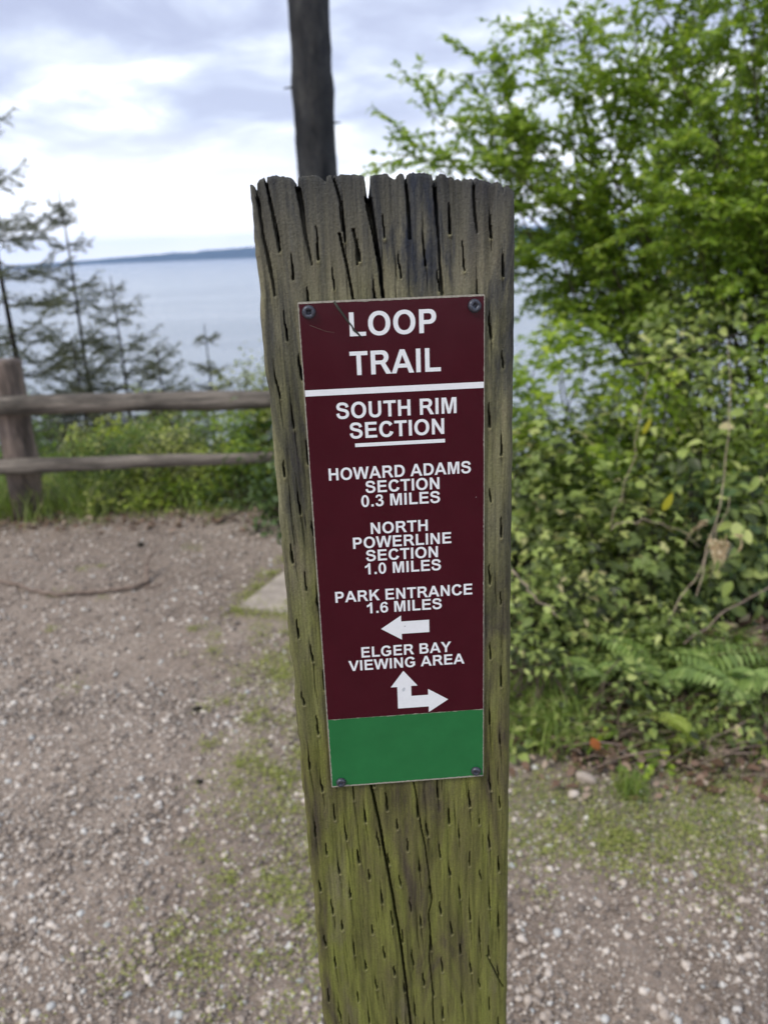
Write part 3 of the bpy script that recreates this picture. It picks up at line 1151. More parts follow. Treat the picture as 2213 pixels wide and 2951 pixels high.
for lb_, x_, y_, rx_, ry_, h_, nc_, per_, sz_, pr_, mt_, np_ in H_SPEC:
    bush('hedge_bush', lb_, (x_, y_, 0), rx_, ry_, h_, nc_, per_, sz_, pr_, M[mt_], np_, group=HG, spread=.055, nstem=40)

# ------------------------------------------------------------------ arching shrub, upper right
def arching_shrub(label, base, tips, mat, seed, leaf=.042, dens=1., stemr=.014, nsec=20, group='tall leafy shrubs on the right'):
    r = np.random.default_rng(seed)
    base = np.array(base, float)
    base[2] = float(gz(base[0], base[1]))
    root = empty('tall_shrub', base)
    tag(root, label, 'shrub', group)
    fine = Tubes()
    P, A = [], []

    def twig(q, d, L, lv):
        n_ = 5
        t = np.linspace(0, 1, n_)[:, None]
        p = q + d * L * t + np.array([0, 0, -.12 * L]) * t ** 2 + r.normal(size=(n_, 3)) * .012 * L
        fine.add(p, np.linspace(.0012 + .004 * L, .0008, n_), 3, cap=False)
        if lv > 0:
            for k in range(int(5 * dens + 1)):
                tt = .2 + .8 * (k + r.random()) / 5
                qq = np.array([np.interp(tt, t[:, 0], p[:, i]) for i in range(3)])
                s = np.cross(d, [0, 0, 1.]) * (1 if k % 2 else -1)
                twig(qq, norm(d * .8 + s * .6 + r.normal(size=3) * .22), L * (.32 + .22 * r.random()), lv - 1)
        nl = max(4, int(L / .0105 * dens))
        for k in range(nl):
            tt = (k + r.random()) / nl
            qq = np.array([np.interp(tt, t[:, 0], p[:, i]) for i in range(3)])
            s = np.cross(d, [0, 0, 1.]) * (1 if k % 2 else -1)
            P.append(qq)
            A.append(d * .6 + s * .7 + r.normal(size=3) * .35 + np.array([0, 0, -.12]))

    for tip, bow in tips:
        tip = np.array(tip, float)
        b = base + r.normal(size=3) * [.12, .12, 0]
        L = np.linalg.norm(tip - b)
        p = curve_pts(b, tip, np.array([0, 0, bow]), 14, .012 * L)
        link('limb', Tubes().add(p - base, np.linspace(stemr * .8, .002, 14), 6, .06).mesh('limb'), M['stem'], root)
        for k in range(nsec):
            tt = .3 + .7 * (k + r.random()) / nsec
            i = min(12, int(tt * 13))
            q = p[i] + (p[i + 1] - p[i]) * (tt * 13 - i)
            d = norm(p[i + 1] - p[i])
            s = norm(np.cross(d, r.normal(size=3)))
            twig(q, norm(d * .85 + s * .75), (.2 + .3 * r.random()) * (1.15 - .5 * tt), 1 if dens < 2 else 2)
        twig(p[-1], norm(p[-1] - p[-2]), .12, 0)
    P = np.array(P)
    A = np.array(A)
    n_ = len(P)
    upv = np.array([-.1, -.35, .8]) + r.normal(size=(n_, 3)) * .5
    fine.V = [v - base for v in fine.V]
    link('twig', fine.mesh('twig'), M['stem'], root)
    leaves_object(root, LEAF_S, P, frames(A, upv), leaf * (.6 + .7 * r.random(n_)), mat, 60)
    print('shrub leaves', n_)
    return root


tips1 = [((.16, 4.4, 1.93), .35), ((.3, 4.4, 2.12), .35), ((.5, 4.5, 2.3), .35), ((.36, 4.2, 1.86), .3), ((.62, 4.4, 2.15), .3),
         ((.8, 4.3, 2.33), .3), ((.95, 4.4, 2.5), .3), ((.65, 4.2, 1.85), .25), ((.95, 4.2, 2.05), .25), ((1.2, 4.2, 2.3), .2),
         ((.72, 4.5, 1.6), .2), ((1.0, 4.3, 1.7), .2), ((1.3, 4.4, 2.55), .2), ((.78, 4.6, 1.4), .15)]
arching_shrub('bright green arching shrub reaching left over the sign post', (1.9, 4.6, 0), tips1, M['shrub_leaf'], 21, .042, .9)
tips2 = [((1.35, 3.9, 2.2), .2), ((1.6, 3.9, 2.45), .2), ((1.9, 3.8, 2.3), .2), ((1.5, 3.8, 1.9), .1), ((1.8, 3.7, 1.9), .1), ((2.1, 3.9, 2.6), .2),
         ((1.4, 4.1, 2.6), .1), ((1.75, 4.0, 2.75), .1), ((1.3, 3.8, 1.65), .1), ((1.7, 3.7, 1.6), .1), ((1.25, 4.1, 2.6), .1), ((1.15, 4.1, 2.45), .1), ((1.95, 4.2, 3.0), .1), ((1.6, 4.3, 2.85), .1), ((2.15, 4.3, 2.8), .1), ((1.85, 4.3, 2.6), .1)]
arching_shrub('dense bright shrub filling the upper right corner', (2.3, 4.3, 0), tips2, M['shrub_leaf'], 22, .04, 1.)
tips3 = [((1.2, 5.6, 1.5), .2), ((1.5, 5.6, 1.9), .2), ((1.9, 5.6, 2.2), .2), ((2.3, 5.5, 2.5), .2), ((1.0, 5.5, 1.2), .1), ((1.6, 5.3, 1.4), .1), ((2.1, 5.3, 1.7), .1), ((1.15, 5.3, 1.75), .1), ((1.5, 5.2, 2.4), .1), ((1.9, 5.2, 2.8), .1), ((2.5, 5.2, 2.1), .1), ((2.0, 5.4, 3.0), .1), ((2.5, 5.4, 3.2), .1)]
arching_shrub('darker shrub standing behind the bright arching shrub', (2.2, 5.6, 0), tips3, M['shrub_dark'], 23, .045, .6, nsec=14)


# ------------------------------------------------------------------ ferns
def frond_mesh(L, npin=24, w=.16, droop=.5):
    """one frond: rachis in local +y, arching down; pinnae both sides"""
    tb = Tubes()
    t = np.linspace(0, 1, 12)
    y = L * (.3 * t + .62 * t * t)
    z = L * (1.15 * t - (droop + .3) * t ** 2)
    tb.add(np.stack([0 * t, y, z], -1), np.linspace(.002, .0006, 12), 4)
    P, A = [], []
    for k in range(npin):
        tt = .15 + .85 * (k + .5) / npin
        q = np.array([0, np.interp(tt, t, y), np.interp(tt, t, z)])
        d = norm(np.array([0, np.interp(min(1, tt + .05), t, y) - q[1] + 1e-4, np.interp(min(1, tt + .05), t, z) - q[2]]))
        for s in (-1, 1):
            P.append(q)
            A.append(norm(d * .35 + np.array([s, 0, 0]) + np.array([0, 0, -.15])) * (math.sin(min(1, tt * 1.15 + .12) * PI) ** .7 + .08))
    P, A = np.array(P), np.array(A)
    ln = np.linalg.norm(A, axis=1) * L * w
    up_ = np.tile([0, .3, 1.], (len(P), 1)) + RNG.normal(size=(len(P), 3)) * .2
    V, Fs, rr = scatter([leaf_proto(.34, .15, .2, 1)], P, frames(A, up_), ln)
    off = len(V)
    tv = np.concatenate(tb.V)
    return mesh('frond', np.concatenate([V, tv]), [Fs[0], np.concatenate(tb.F) + off], True, np.concatenate([rr, np.full(len(tv), .5)]))


def fern(label, x, y, n, L, mat, seed, arc=(0, 2 * PI), tilt=0., group='ferns under the hedge'):
    r = np.random.default_rng(seed)
    root = empty('fern', (x, y, float(gz(x, y)) + .01))
    tag(root, label, 'fern', group)
    base = [frond_mesh(L, 22, .15, .55), frond_mesh(L * .85, 20, .16, .42), frond_mesh(L * .7, 18, .17, .65)]
    for b in base:
        b.materials.append(mat)
    for k in range(n):
        o = bpy.data.objects.new('frond', base[k % 3])
        a = arc[0] + (arc[1] - arc[0]) * (k + .7 * r.random()) / n
        o.rotation_euler = (r.normal() * .12 + tilt, r.normal() * .2, a)
        s = .75 + .4 * r.random()
        o.scale = (s, s, s)
        o.parent = root
        COL.objects.link(o)
    return root


fern('green fern spreading its fronds near the right edge', 1.16, 2.3, 17, .46, M['fern'], 31)
fern('fern with arched fronds left of the right edge fern', .93, 2.38, 17, .46, M['fern'], 32)
fern('pale lime fern lying low under the green ferns', .93, 2.05, 3, .3, M['fern_pale'], 33, (1.2, 1.9), .0)
fern('small fern in shade beside the arched fern', .74, 2.42, 12, .32, M['fern'], 34)
dead = fern('dead tan fern with curled dry fronds hanging in the hedge', 1.12, 2.42, 8, .17, M['fern_dead'], 35, (0, 6.3), -.35)
dead.location.z = .58
for k_, ch in enumerate(dead.children):
    ch.rotation_euler.x = random.uniform(-2.6, -.9)
    ch.rotation_euler.y = random.uniform(-.9, .9)
    ch.scale = [random.uniform(.45, 1.)] * 3
    ch.location = (random.uniform(-.07, .05), 0, random.uniform(-.09, .04))

for lb_, x_, y_, rx_, ry_, h_, nc_, mt_ in [
        ('knee high herb clump touching the right side of the sign post', .46, 2.3, .24, .16, .3, 60, 'hedge_leaf'),
        ('small leaved herb between the grass and the ferns', .68, 2.26, .2, .15, .22, 50, 'hedge_leaf'),
        ('shaded herb growing through the fern fronds', 1.0, 2.5, .3, .15, .28, 55, 'hedge_leaf'),
        ('creeping herb trailing over the litter at the right edge', 1.1, 2.12, .2, .1, .1, 26, 'hedge_leaf'),
        ('creeping herb in front of the ferns', .78, 2.1, .18, .09, .11, 28, 'hedge_leaf')]:
    bush('herb', lb_, (x_, y_, 0), rx_, ry_, h_, nc_, 12, .03, LEAF_M, M[mt_], 120, 'stem', group='herbs at the hedge foot', cat='herb', spread=.035, nstem=24)

# broad-leaved weeds at the hedge foot
for lb_, x_, y_, n_, sz_ in [
    ('round leaved weed beside the orange leaf', .72, 1.93, 16, .045), ('grey green broad leaved weed close to the sign post', .36, 2.07, 22, .06),
    ('leafy weed in front of the pale fern', .8, 1.98, 20, .05), ('low weed at the right edge among dry twigs', 1.1, 1.98, 14, .04),
    ('strap leaved plant with drooping green blades', .62, 2.08, 14, .09)]:
    root = empty('weed', (x_, y_, float(gz(x_, y_))))
    tag(root, lb_, 'weed', 'broad leaved weeds at the hedge foot')
    a_ = RNG.random(n_) * 2 * PI
    d_ = np.stack([np.cos(a_), np.sin(a_), .2 + .5 * RNG.random(n_)], -1)
    P_ = np.array(root.location) + d_ * [1, 1, .5] * (RNG.random(n_) * .05)[:, None] + [0, 0, .012]
    leaves_object(root, [leaf_proto(.3 if 'strap' in lb_ else .7, .12, .3)], P_, frames(d_, np.tile([0, 0, 1.], (n_, 1)) + RNG.normal(size=(n_, 3)) * .4), .62 * sz_ * (.7 + .6 * RNG.random(n_)), M['hedge_leaf'] if 'grey' in lb_ else M['hedge_bright'], n_)


# bare dry canes in the hedge
def cane(label, p0, p1, sag, r_, mat='stem_tan', name='dry_cane', cat='cane'):
    p0 = np.array(p0, float)
    tb = Tubes().add(curve_pts((0, 0, 0), np.array(p1) - p0, sag, 12, .006), np.linspace(r_, r_ * .45, 12), 6, .1)
    o = link(name, tb.mesh(name), M[mat], None, p0)
    tag(o, label, cat)
    return o


cane('tallest upright dry cane rising through the right of the hedge', (1.07, 2.5, .3), (1.27, 2.9, 1.12), (.04, 0, 0), .0022)
cane('thin pale cane standing upright in the middle of the bramble', (.82, 2.7, .5), (.95, 2.8, 1.04), (.02, 0, 0), .0018)
cane('arching grey cane bending over the dark gap in the hedge', (.76, 2.5, .56), (1.06, 2.48, .49), (0, 0, .06), .002)
cane('slanting dry cane passing behind the dead fern', (.95, 2.42, .25), (1.15, 2.5, .66), (.02, 0, 0), .0022)
cane('short broken stalk leaning out beside the sign post', (.36, 2.1, .6), (.5, 2.1, .44), (0, 0, 0), .0035)
cane('dark bare branch crossing the upper hedge', (1.0, 3.2, 1.0), (1.5, 3.15, 1.16), (0, 0, -.03), .006, 'stem_dark', 'bare_branch', 'branch')
cane('thick grey branch lying at the right edge above the ferns', (.98, 2.35, .2), (1.45, 2.5, .4), (0, 0, .01), .0035, 'stick', 'bare_branch', 'branch')

# fallen branch on the path
fb = empty('fallen_branch', (-1.54, 3.38, 0))
tag(fb, 'dry forked branch lying across the gravel on the left', 'branch')
bo = np.array([-1.54, 3.38, 0])


def poly_tube(name, pts, rad, parent, mat='stick'):
    pts = np.array(pts, float)
    t = np.linspace(0, len(pts) - 1, len(pts) * 4)
    p = np.stack([np.interp(t, np.arange(len(pts)), pts[:, i]) for i in range(3)], -1)
    p = p + RNG.normal(size=p.shape) * .0035
    p[:, 2] += gz(p[:, 0], p[:, 1])
    tb = Tubes().add(p - bo, np.interp(t, np.arange(len(pts)), rad) * .85, 8, .3)
    return link(name, tb.mesh(name), M[mat], parent)


poly_tube('stem', [(-2.1, 3.76, .01), (-1.93, 3.62, .015), (-1.7, 3.46, .015), (-1.54, 3.375, .016), (-1.35, 3.39, .014), (-1.17, 3.41, .016)], [.005, .007, .009, .011, .011, .01], fb, 'stick')
poly_tube('fork', [(-1.18, 3.41, .016), (-1.14, 3.5, .02), (-1.17, 3.62, .06), (-1.14, 3.74, .1)], [.01, .013, .008, .004], fb, 'stick')
poly_tube('twig', [(-1.72, 3.47, .012), (-1.85, 3.6, .02), (-1.9, 3.72, .03)], [.005, .004, .002], fb, 'stick')
poly_tube('twig', [(-1.14, 3.43, .015), (-1.07, 3.44, .02), (-1.04, 3.5, .03)], [.005, .005, .002], fb, 'stick')

# dark cones and clods, single stones, loose leaves
def lump(name, label, cat, x, y, s, mat, seed, proto=None, zoff=.2):
    v, f = ico(3, seed, .7)
    v = v * (1 + .15 * vn.fbm(v[:, 0] * 6 + seed, v[:, 1] * 6, v[:, 2] * 6, 2))[:, None] * s
    o = link(name, mesh(name, v, f), mat, None, (x, y, float(gz(x, y)) + s * zoff))
    o.rotation_euler = (0, 0, seed)
    return tag(o, label, cat)


CG = 'dark cones on the path'
for lb_, x_, y_, s_ in [('dark cone on the path nearest the fence', -1.36, 4.33, .035), ('dark cone just below the one nearest the fence', -1.33, 4.05, .04),
                        ('dark cone close to the left of the sign post near the far edge', -.66, 4.22, .03),
                        ('small dark cone halfway down the left gravel', -.67, 2.37, .03), ('nearest dark cone on the left gravel', -.58, 1.98, .02)]:
    lump('fir_cone', lb_, 'cone', x_, y_, s_, M['debris'], int(s_ * 900 + x_ * 50 + 300)).__setitem__('group', CG)
SG = 'larger stones on the path edge'
for k_, (lb_, x_, y_, s_) in enumerate([
        ('white stone at the corner of the concrete pad', -.7, 3.16, .04), ('pale stone left of the post among moss', -.36, 1.62, .026),
        ('pale rounded stone on the right grass edge', .45, 1.6, .024), ('white stone on the right gravel below the weeds', .72, 1.56, .024),
        ('flat grey stone beneath the grey green weed', .55, 1.92, .06), ('pale stone under the hedge near the orange leaf', .5, 1.86, .035)]):
    lump('stone', lb_, 'stone', x_, y_, s_, M['pebble'], 40 + k_, zoff=.15).__setitem__('group', SG)


def one_leaf(name, label, loc, y_dir, z_dir, size, mat, w=.5):
    v, f = leaf_proto(w, .1, .1)
    R = frames(np.array([y_dir], float), np.array([z_dir], float))[0]
    me = mesh(name, (v * size) @ R.T, f)
    return tag(link(name, me, mat, None, loc), label, 'leaf')


one_leaf('dead_leaf', 'orange dead leaf caught in the weeds on the right', (.57, 1.95, .13), (.5, .1, -.9), (-.2, -1, .3), .06, M['orange'], .45)
one_leaf('yellow_leaf', 'bright yellow leaf low in the hedge', (.93, 2.5, .62), (.35, -.1, .8), (0, -1, .4), .07, M['yellow'], .38)
one_leaf('yellow_leaf', 'bright yellow leaf higher in the hedge', (.92, 2.72, .83), (.35, -.1, .8), (0, -1, .4), .065, M['yellow'], .28)

# ------------------------------------------------------------------ sign post
YAW, LEAN = .05382, -.00243
PX, PY = .00745, .45098
post = empty('sign_post', (PX, PY, 0), YAW)
tag(post, 'square greenish weathered timber post with cracked crown in the foreground', 'post')
PTOP = [(-71.5, 31.9), (-69.2, 32.8), (-67.3, 30.5), (-67.0, 24.5), (-66.5, 32.5), (-65, 34.8), (-62.4, 35.8), (-61.8, 34.2), (-61.6, 31.5), (-61.1, 35.9), (-56.3, 36.3),
        (-50.2, 35.6), (-47.3, 34.2), (-45.6, 31.3), (-45.3, 27), (-44.9, 35.1), (-41.1, 35.9), (-34.5, 35.5), (-32.0, 33.8), (-30.5, 32.2),
        (-30.1, 35.0), (-27.5, 35.5), (-26.7, 34.0), (-26.2, 35.3), (-21.4, 35.7), (-15.7, 35.5), (-10.9, 34.7), (-10.3, 34.3), (-9.9, 28.9),
        (-9.0, 22.3), (-8.2, 21.5), (-7.8, 27.3), (-7.4, 34.6), (-2.1, 35.2), (1.4, 35.2), (3.1, 33.6), (5.8, 32.3), (6.5, 34.2), (9.1, 35.2), (10.7, 34.3),
        (11.3, 30.8), (11.6, 29), (12.0, 34.2), (14.0, 35.4), (20.9, 34.9), (22.6, 34.7), (25.3, 33.8), (26.4, 28.2), (26.8, 26.5), (27.5, 33.5), (30.2, 34.1),
        (32.8, 33.5), (34.1, 32.2), (36.4, 32.3), (37.9, 30.2), (38.4, 31), (40.4, 31.4), (41.0, 29.6), (41.8, 31.2), (42.6, 31.4), (47.1, 31.1), (47.6, 27.4), (48.2, 31.2),
        (52.4, 30.5), (57.4, 28.7), (59.6, 29.3), (62.6, 27.9), (63.3, 24.0), (64.6, 27.2), (66.4, 27.3), (67.8, 25.6), (69.8, 24.3), (70.4, 22.2)]
PTOP = np.array(PTOP)
# all in millimetres here: u across, z up from eye level
us = np.arange(-70.5, 70.51, .5)
NU = len(us)
zrows = np.concatenate([[-1500, -1400, -1200, -1000, -850, -760, -700, -660], np.concatenate([np.arange(-640, -345, .8), np.arange(-345, -27, 1.1), np.arange(-27, 0, .8)]), np.arange(0, 20.1, .6), np.linspace(20.6, 36.4, 26)])
topz = np.interp(us, PTOP[:, 0], PTOP[:, 1]) + .25 * vn.fbm(us * 1.1, 3., 0, 3) + np.where(us > 24, .45, .18) * vn2.fbm(us * 2.1, 6., 0, 2)
UU, ZZ = np.meshgrid(us, zrows)
tt = np.clip((ZZ - 12) / (36.4 - 12), 0, 1)
# rows near the crown follow each column's own broken top
lim = np.minimum(ZZ, 12) + tt * (topz[None] - 12)
ZP = np.where(ZZ > 12, lim, ZZ)
gr = vn.fbm(UU * .55, ZP * .018, 1.5, 3) * .3 + vn2.fbm(UU * 1.1, ZP * .03, 4., 2) * .14 + vn.fbm(UU * .9, ZP * .5, 9., 2) * .07 + vn2.fbm(UU * .12, ZP * .006, 0, 2) * .5
depth = gr.copy()


def carve(path, wpath, dpath):
    """path: (k,2) u,z points top to bottom; widths and depths at them"""
    global depth
    path = np.array(path, float)
    o = np.argsort(path[:, 1])
    path = path[o]
    w = np.broadcast_to(np.asarray(wpath, float), (len(path),))[::-1] if np.ndim(wpath) else np.full(len(path), float(wpath))
    dd = np.broadcast_to(np.asarray(dpath, float), (len(path),))[::-1] if np.ndim(dpath) else np.full(len(path), float(dpath))
    z0, z1 = path[0, 1], path[-1, 1]
    rows = (ZP > z0) & (ZP < z1)
    if not rows.any():
        return
    zc = ZP[rows]
    uc = np.interp(zc, path[:, 1], path[:, 0]) + .2 * vn.fbm(zc * .07, path[0, 0], 0, 3)
    ww = np.interp(zc, path[:, 1], w)
    dq = np.interp(zc, path[:, 1], dd)
    x = np.abs(UU[rows] - uc) / ww
    prof = np.clip((1.25 - x) / .5, 0, 1)
    depth[rows] = np.maximum(depth[rows], depth[rows] + prof * dq)


# incising-machine slits on their slanted lattice
lips = []
r_ = np.random.default_rng(4)
for k in range(-9, 14):
    for m_ in range(-8, 12):
        u0 = -15.5 + 7.12 * k + r_.normal() * .3
        z0 = -356.5 - 19.4 * k + 51. * m_ + r_.normal() * 1.0
        if abs(u0) > 67 or z0 < -640 or z0 > 26:
            continue
        if -343 < z0 - 6 < -30 and abs(u0) < 50:
            continue
        L_ = (11 + 4.5 * np.clip((z0 + 60) / 80, 0, 1)) * r_.uniform(.6, 1.2)
        if r_.random() < .05:
            continue
        sl = r_.normal() * .3 + .5
        wd_ = r_.choice([.28, .36, .46, .58])
        jg = r_.normal() * .22
        carve([(u0, z0 + 2), (u0 + jg, z0 - L_ * .25), (u0 + sl * .7 - jg * .6, z0 - L_ * .6), (u0 + sl, z0 - L_)], [.22, wd_ * .7, wd_ * 1.05, wd_ * 1.1], [1.5, 6.5, 9., 7.])
        lips.append((u0 + sl, z0 - L_ - .6))
        if r_.random() < .45:      # hairline check running on from the slit
            L2 = r_.uniform(8, 30)
            carve([(u0, z0 + L2 * .6), (u0, z0), (u0 + sl, z0 - L_), (u0 + sl + L2 * .06, z0 - L_ - L2)], .3, [.2, 1.2, 1.2, .2])
lips = np.array(lips)
fibre = np.zeros_like(depth)
for (lu, lz) in lips:              # raised torn fibre below each slit
    e2 = np.exp(-(((UU - lu) / 1.0) ** 2 + ((ZP - lz) / 1.3) ** 2))
    q_ = r_.uniform(.2, 1.2)
    depth = depth - q_ * e2
    fibre += q_ * e2
# the long drying cracks
carve([(-26.5, -340), (-25.0, -345.2), (-20.9, -375.9), (-17.5, -407.1), (-13.3, -446.9), (-9.7, -484.6), (-7.0, -525.2), (-4.8, -567.4), (-3, -640)], .72, 9.)
carve([(-9.0, 24), (-7.4, 14.4), (-5.7, 2.5), (-4.0, -11.4), (-3.5, -20.2), (-2.8, -29)], [1.7, 1.4, 1.1, .9, .8, .7], 14.)
carve([(-10.2, 19), (-7.6, 8), (-4.5, -6)], .35, 4.)
carve([(-26.7, 35), (-23.8, 24.1), (-23.2, 15.0), (-22.7, 7.4)], [.5, .6, .9, .8], [4, 5, 6, 5])
carve([(-25.0, 6.7), (-22.8, -5.4), (-20.1, -23.0), (-19.4, -29.0)], .55, 7.)
carve([(-17.5, 8.5), (-16.1, 0.8), (-16.2, -9.6)], .6, 5.)
carve([(-45.4, 30), (-44.2, 20), (-43.5, 8), (-41.5, -4), (-40.8, -9)], [1.3, 1.2, .8, .5, .4], [9, 8, 5, 3, 2])
carve([(-61.6, 33), (-59.6, 18), (-58, 6), (-57.5, -2)], [.5, .7, .9, .6], [6, 6, 5, 2])
carve([(-67.1, 26), (-65.8, 10), (-63.2, -10), (-62, -24)], [.8, .5, .8, .5], [6, 4, 5, 3])
carve([(11.5, 30), (12.3, 15), (12.8, 2)], [.6, .8, .8], [8, 7, 4])
carve([(26.6, 28), (27.3, 16), (28.3, -2), (29.3, -22), (29.6, -28)], [.9, .8, .5, .8, .9], [9, 6, 4, 6, 6])
carve([(47.5, 28), (48., 14), (49.5, 4)], [.5, .8, .5], [6, 5, 3])
carve([(3.9, -345.2), (6.4, -361.9), (8.2, -384.4), (11.0, -403.1), (12.8, -426.8), (14.3, -449.9)], .38, 3.)
carve([(14.3, -450), (11.6, -461.9), (12.7, -478.3), (11.1, -506.3), (13.0, -535.6), (12.8, -600)], .4, 3.5)
for _ in range(90):                # fine random checks
    u0 = r_.uniform(-66, 66)
    z0 = r_.uniform(-600, 20)
    L2 = r_.uniform(15, 70)
    carve([(u0, z0), (u0 + r_.normal() * .6, z0 - L2 * .5), (u0 + L2 * .04, z0 - L2)], .27, [.1, r_.uniform(.4, 1.3), .1])
carve([(54, -505), (58, -516), (63, -530), (67, -540)], .45, 3.)
# rounded arrises, the right one wider; ragged left arris
xr = np.clip((UU - 65.5) / 5., 0, 1)
depth = depth + 5.5 * (1 - np.sqrt(np.clip(1 - xr ** 2 * .98, 0, 1)))
xl = np.clip((-66.8 - UU) / 3.7, 0, 1)
depth = depth + 3.5 * (1 - np.sqrt(np.clip(1 - xl ** 2 * .98, 0, 1)))
ushift = np.where(UU < -62, .9 * np.clip(vn2.fbm(ZP * .05, 4., 0, 4), -1, 1) * np.clip((-62 - UU) / 6, 0, 1), 0)
ushift = ushift + np.where(UU > 62, .35 * vn2.fbm(ZP * .05, 14., 0, 3) * np.clip((UU - 62) / 6, 0, 1), 0)
# crown erosion: the top fibres lean back
crown = np.clip(1 - (topz[None] - ZP) / 2.2, 0, 1)
depth = depth + crown ** 2 * (.7 + .5 * vn.fbm(UU * .8, 8., 0, 2))
FV = np.stack([UU + ushift, depth, ZP], -1)
NR = len(zrows)
# further slices towards the back of the post keep the same broken top outline
mids = []
for yy in (6, 14, 30, 60, 95, 125, 139.5):
    kk = yy / 450.          # notches shaped along the camera's sight lines so sky shows through
    e_ = np.interp((us - 31.7 * kk) / (1 + kk), us, topz) + .2 * vn.fbm(us * .5 + yy, yy * .3, 0, 3) - .02 * yy
    sh = 2.5 if yy == 139.5 else 0
    mids.append(np.stack([np.clip(us, -70.5 + sh, 70.5 - sh), np.full(NU, yy), e_ - .2], -1))
V = [FV.reshape(-1, 3)] + mids
F4 = []
i = (np.arange(NR - 1)[:, None] * NU + np.arange(NU - 1)[None]).ravel()
F4.append(np.stack([i, i + 1, i + NU + 1, i + NU], -1))
prev = (NR - 1) * NU
cur = NR * NU
for q in range(len(mids)):
    j = np.arange(NU - 1)
    F4.append(np.stack([prev + j, prev + j + 1, cur + j + 1, cur + j], -1))
    prev = cur
    cur += NU
backtop = prev
# back face bottom row
V.append(np.stack([np.clip(us, -68, 68), np.full(NU, 139.5), np.full(NU, -1500.)], -1))
j = np.arange(NU - 1)
F4.append(np.stack([backtop + j, backtop + j + 1, cur + j + 1, cur + j], -1))
bb = cur
cur += NU
Vall = np.concatenate(V)
# side faces: a strip of points per side running along the front edge column, at several depths
extra = []
for side, col in ((-1, 0), (1, NU - 1)):
    edge = FV[:, col]
    cols = [np.arange(NR) * NU + col]
    for yy in (10, 40, 90, 132):
        p = edge.copy()
        p[:, 1] = yy
        p[:, 0] = 70.5 * side + side * (.3 * vn.fbm(edge[:, 2] * .03, yy, 0, 3) - .2)
        extra.append(p)
        cols.append(cur + np.arange(NR))
        cur += NR
    p = edge.copy()
    p[:, 1] = 139.5
    p[:, 0] = 68 * side
    extra.append(p)
    cols.append(cur + np.arange(NR))
    cur += NR
    for a_, b_ in zip(cols[:-1], cols[1:]):
        q = np.stack([a_[:-1], a_[1:], b_[1:], b_[:-1]], -1)
        F4.append(q if side > 0 else q[:, ::-1])
Vall = np.concatenate([Vall] + extra) / 1000.
# into post space: x = u, y = depth, z measured from eye level, with the small lean
PV = np.stack([Vall[:, 0] + math.sin(LEAN) * Vall[:, 2], Vall[:, 1], Vall[:, 2]], -1)
tm = mesh('timber', PV, [np.concatenate(F4)], True)
fz = np.zeros(len(tm.polygons), dtype=bool)
dd_ = np.abs(depth[1:, 1:] - depth[:-1, :-1]) + np.abs(depth[1:, :-1] - depth[:-1, 1:])
fz[:] = True
fz[:dd_.size] = (dd_ < 1.1).ravel()
tm.polygons.foreach_set('use_smooth', fz)
fa = tm.attributes.new('fibre', 'FLOAT', 'POINT')
fa.data.foreach_set('value', np.concatenate([fibre.ravel(), np.zeros(len(PV) - fibre.size)]).astype(np.float32))
timber = link('timber', tm, M['post'], post, (0, 0, EYE))

# ------------------------------------------------------------------ sign plate
# local frame: x right, y down (mm) from the plate's top centre, out = towards the viewer
ROTS, SU, SZ = -.0029, .0015, -.02797
sign = empty('trail_sign', (0, 0, 0))
ez = np.array([math.cos(YAW), math.sin(YAW), 0])
Zl = np.array([math.sin(LEAN), 0, math.cos(LEAN)])
out = np.cross(ez, Zl)                       # points to the viewer (-y)
er = math.cos(ROTS) * ez + math.sin(ROTS) * Zl
zr = -math.sin(ROTS) * ez + math.cos(ROTS) * Zl
org = np.array([PX, PY, EYE]) + ez * SU + Zl * SZ + out * .0006
sign.matrix_world = Matrix(((er[0], -out[0], zr[0], org[0]), (er[1], -out[1], zr[1], org[1]), (er[2], -out[2], zr[2], org[2]), (0, 0, 0, 1)))
tag(sign, 'maroon and green trail sign with white lettering screwed to the timber post', 'sign')
PT = 1.4    # plate thickness mm


def flat(name, polys, off, mat, parent, th=.0, bev=0.):
    """polys: list of contours in mm (x, y down), filled with holes; off = height above plate back (mm)"""
    cu = bpy.data.curves.new(name, 'CURVE')
    cu.dimensions = '2D'
    cu.fill_mode = 'BOTH'
    cu.extrude = th / 2000.
    for poly in polys:
        s = cu.splines.new('POLY')
        s.points.add(len(poly) - 1)
        for p, (x, y) in zip(s.points, poly):
            p.co = (x / 1000., -y / 1000., 0, 1)
        s.use_cyclic_u = True
    tmp = bpy.data.objects.new(name, cu)
    COL.objects.link(tmp)
    dg = bpy.context.evaluated_depsgraph_get()
    me = bpy.data.meshes.new_from_object(tmp.evaluated_get(dg))
    bpy.data.objects.remove(tmp)
    me.name = name
    # curve plane (x,y) -> plate frame (x, -out, z)
    me.transform(Matrix(((1, 0, 0, 0), (0, 0, -1, -off / 1000.), (0, 1, 0, 0), (0, 0, 0, 1))))
    return link(name, me, mat, parent)


def rrect(x0, y0, x1, y1, r=0., n=5):
    if r <= 0:
        return [(x0, y0), (x1, y0), (x1, y1), (x0, y1)]
    o = []
    for cx, cy, a0 in ((x1 - r, y0 + r, -PI / 2), (x1 - r, y1 - r, 0), (x0 + r, y1 - r, PI / 2), (x0 + r, y0 + r, PI)):
        for k in range(n + 1):
            a = a0 + PI / 2 * k / n
            o.append((cx + r * math.cos(a), cy + r * math.sin(a)))
    return o


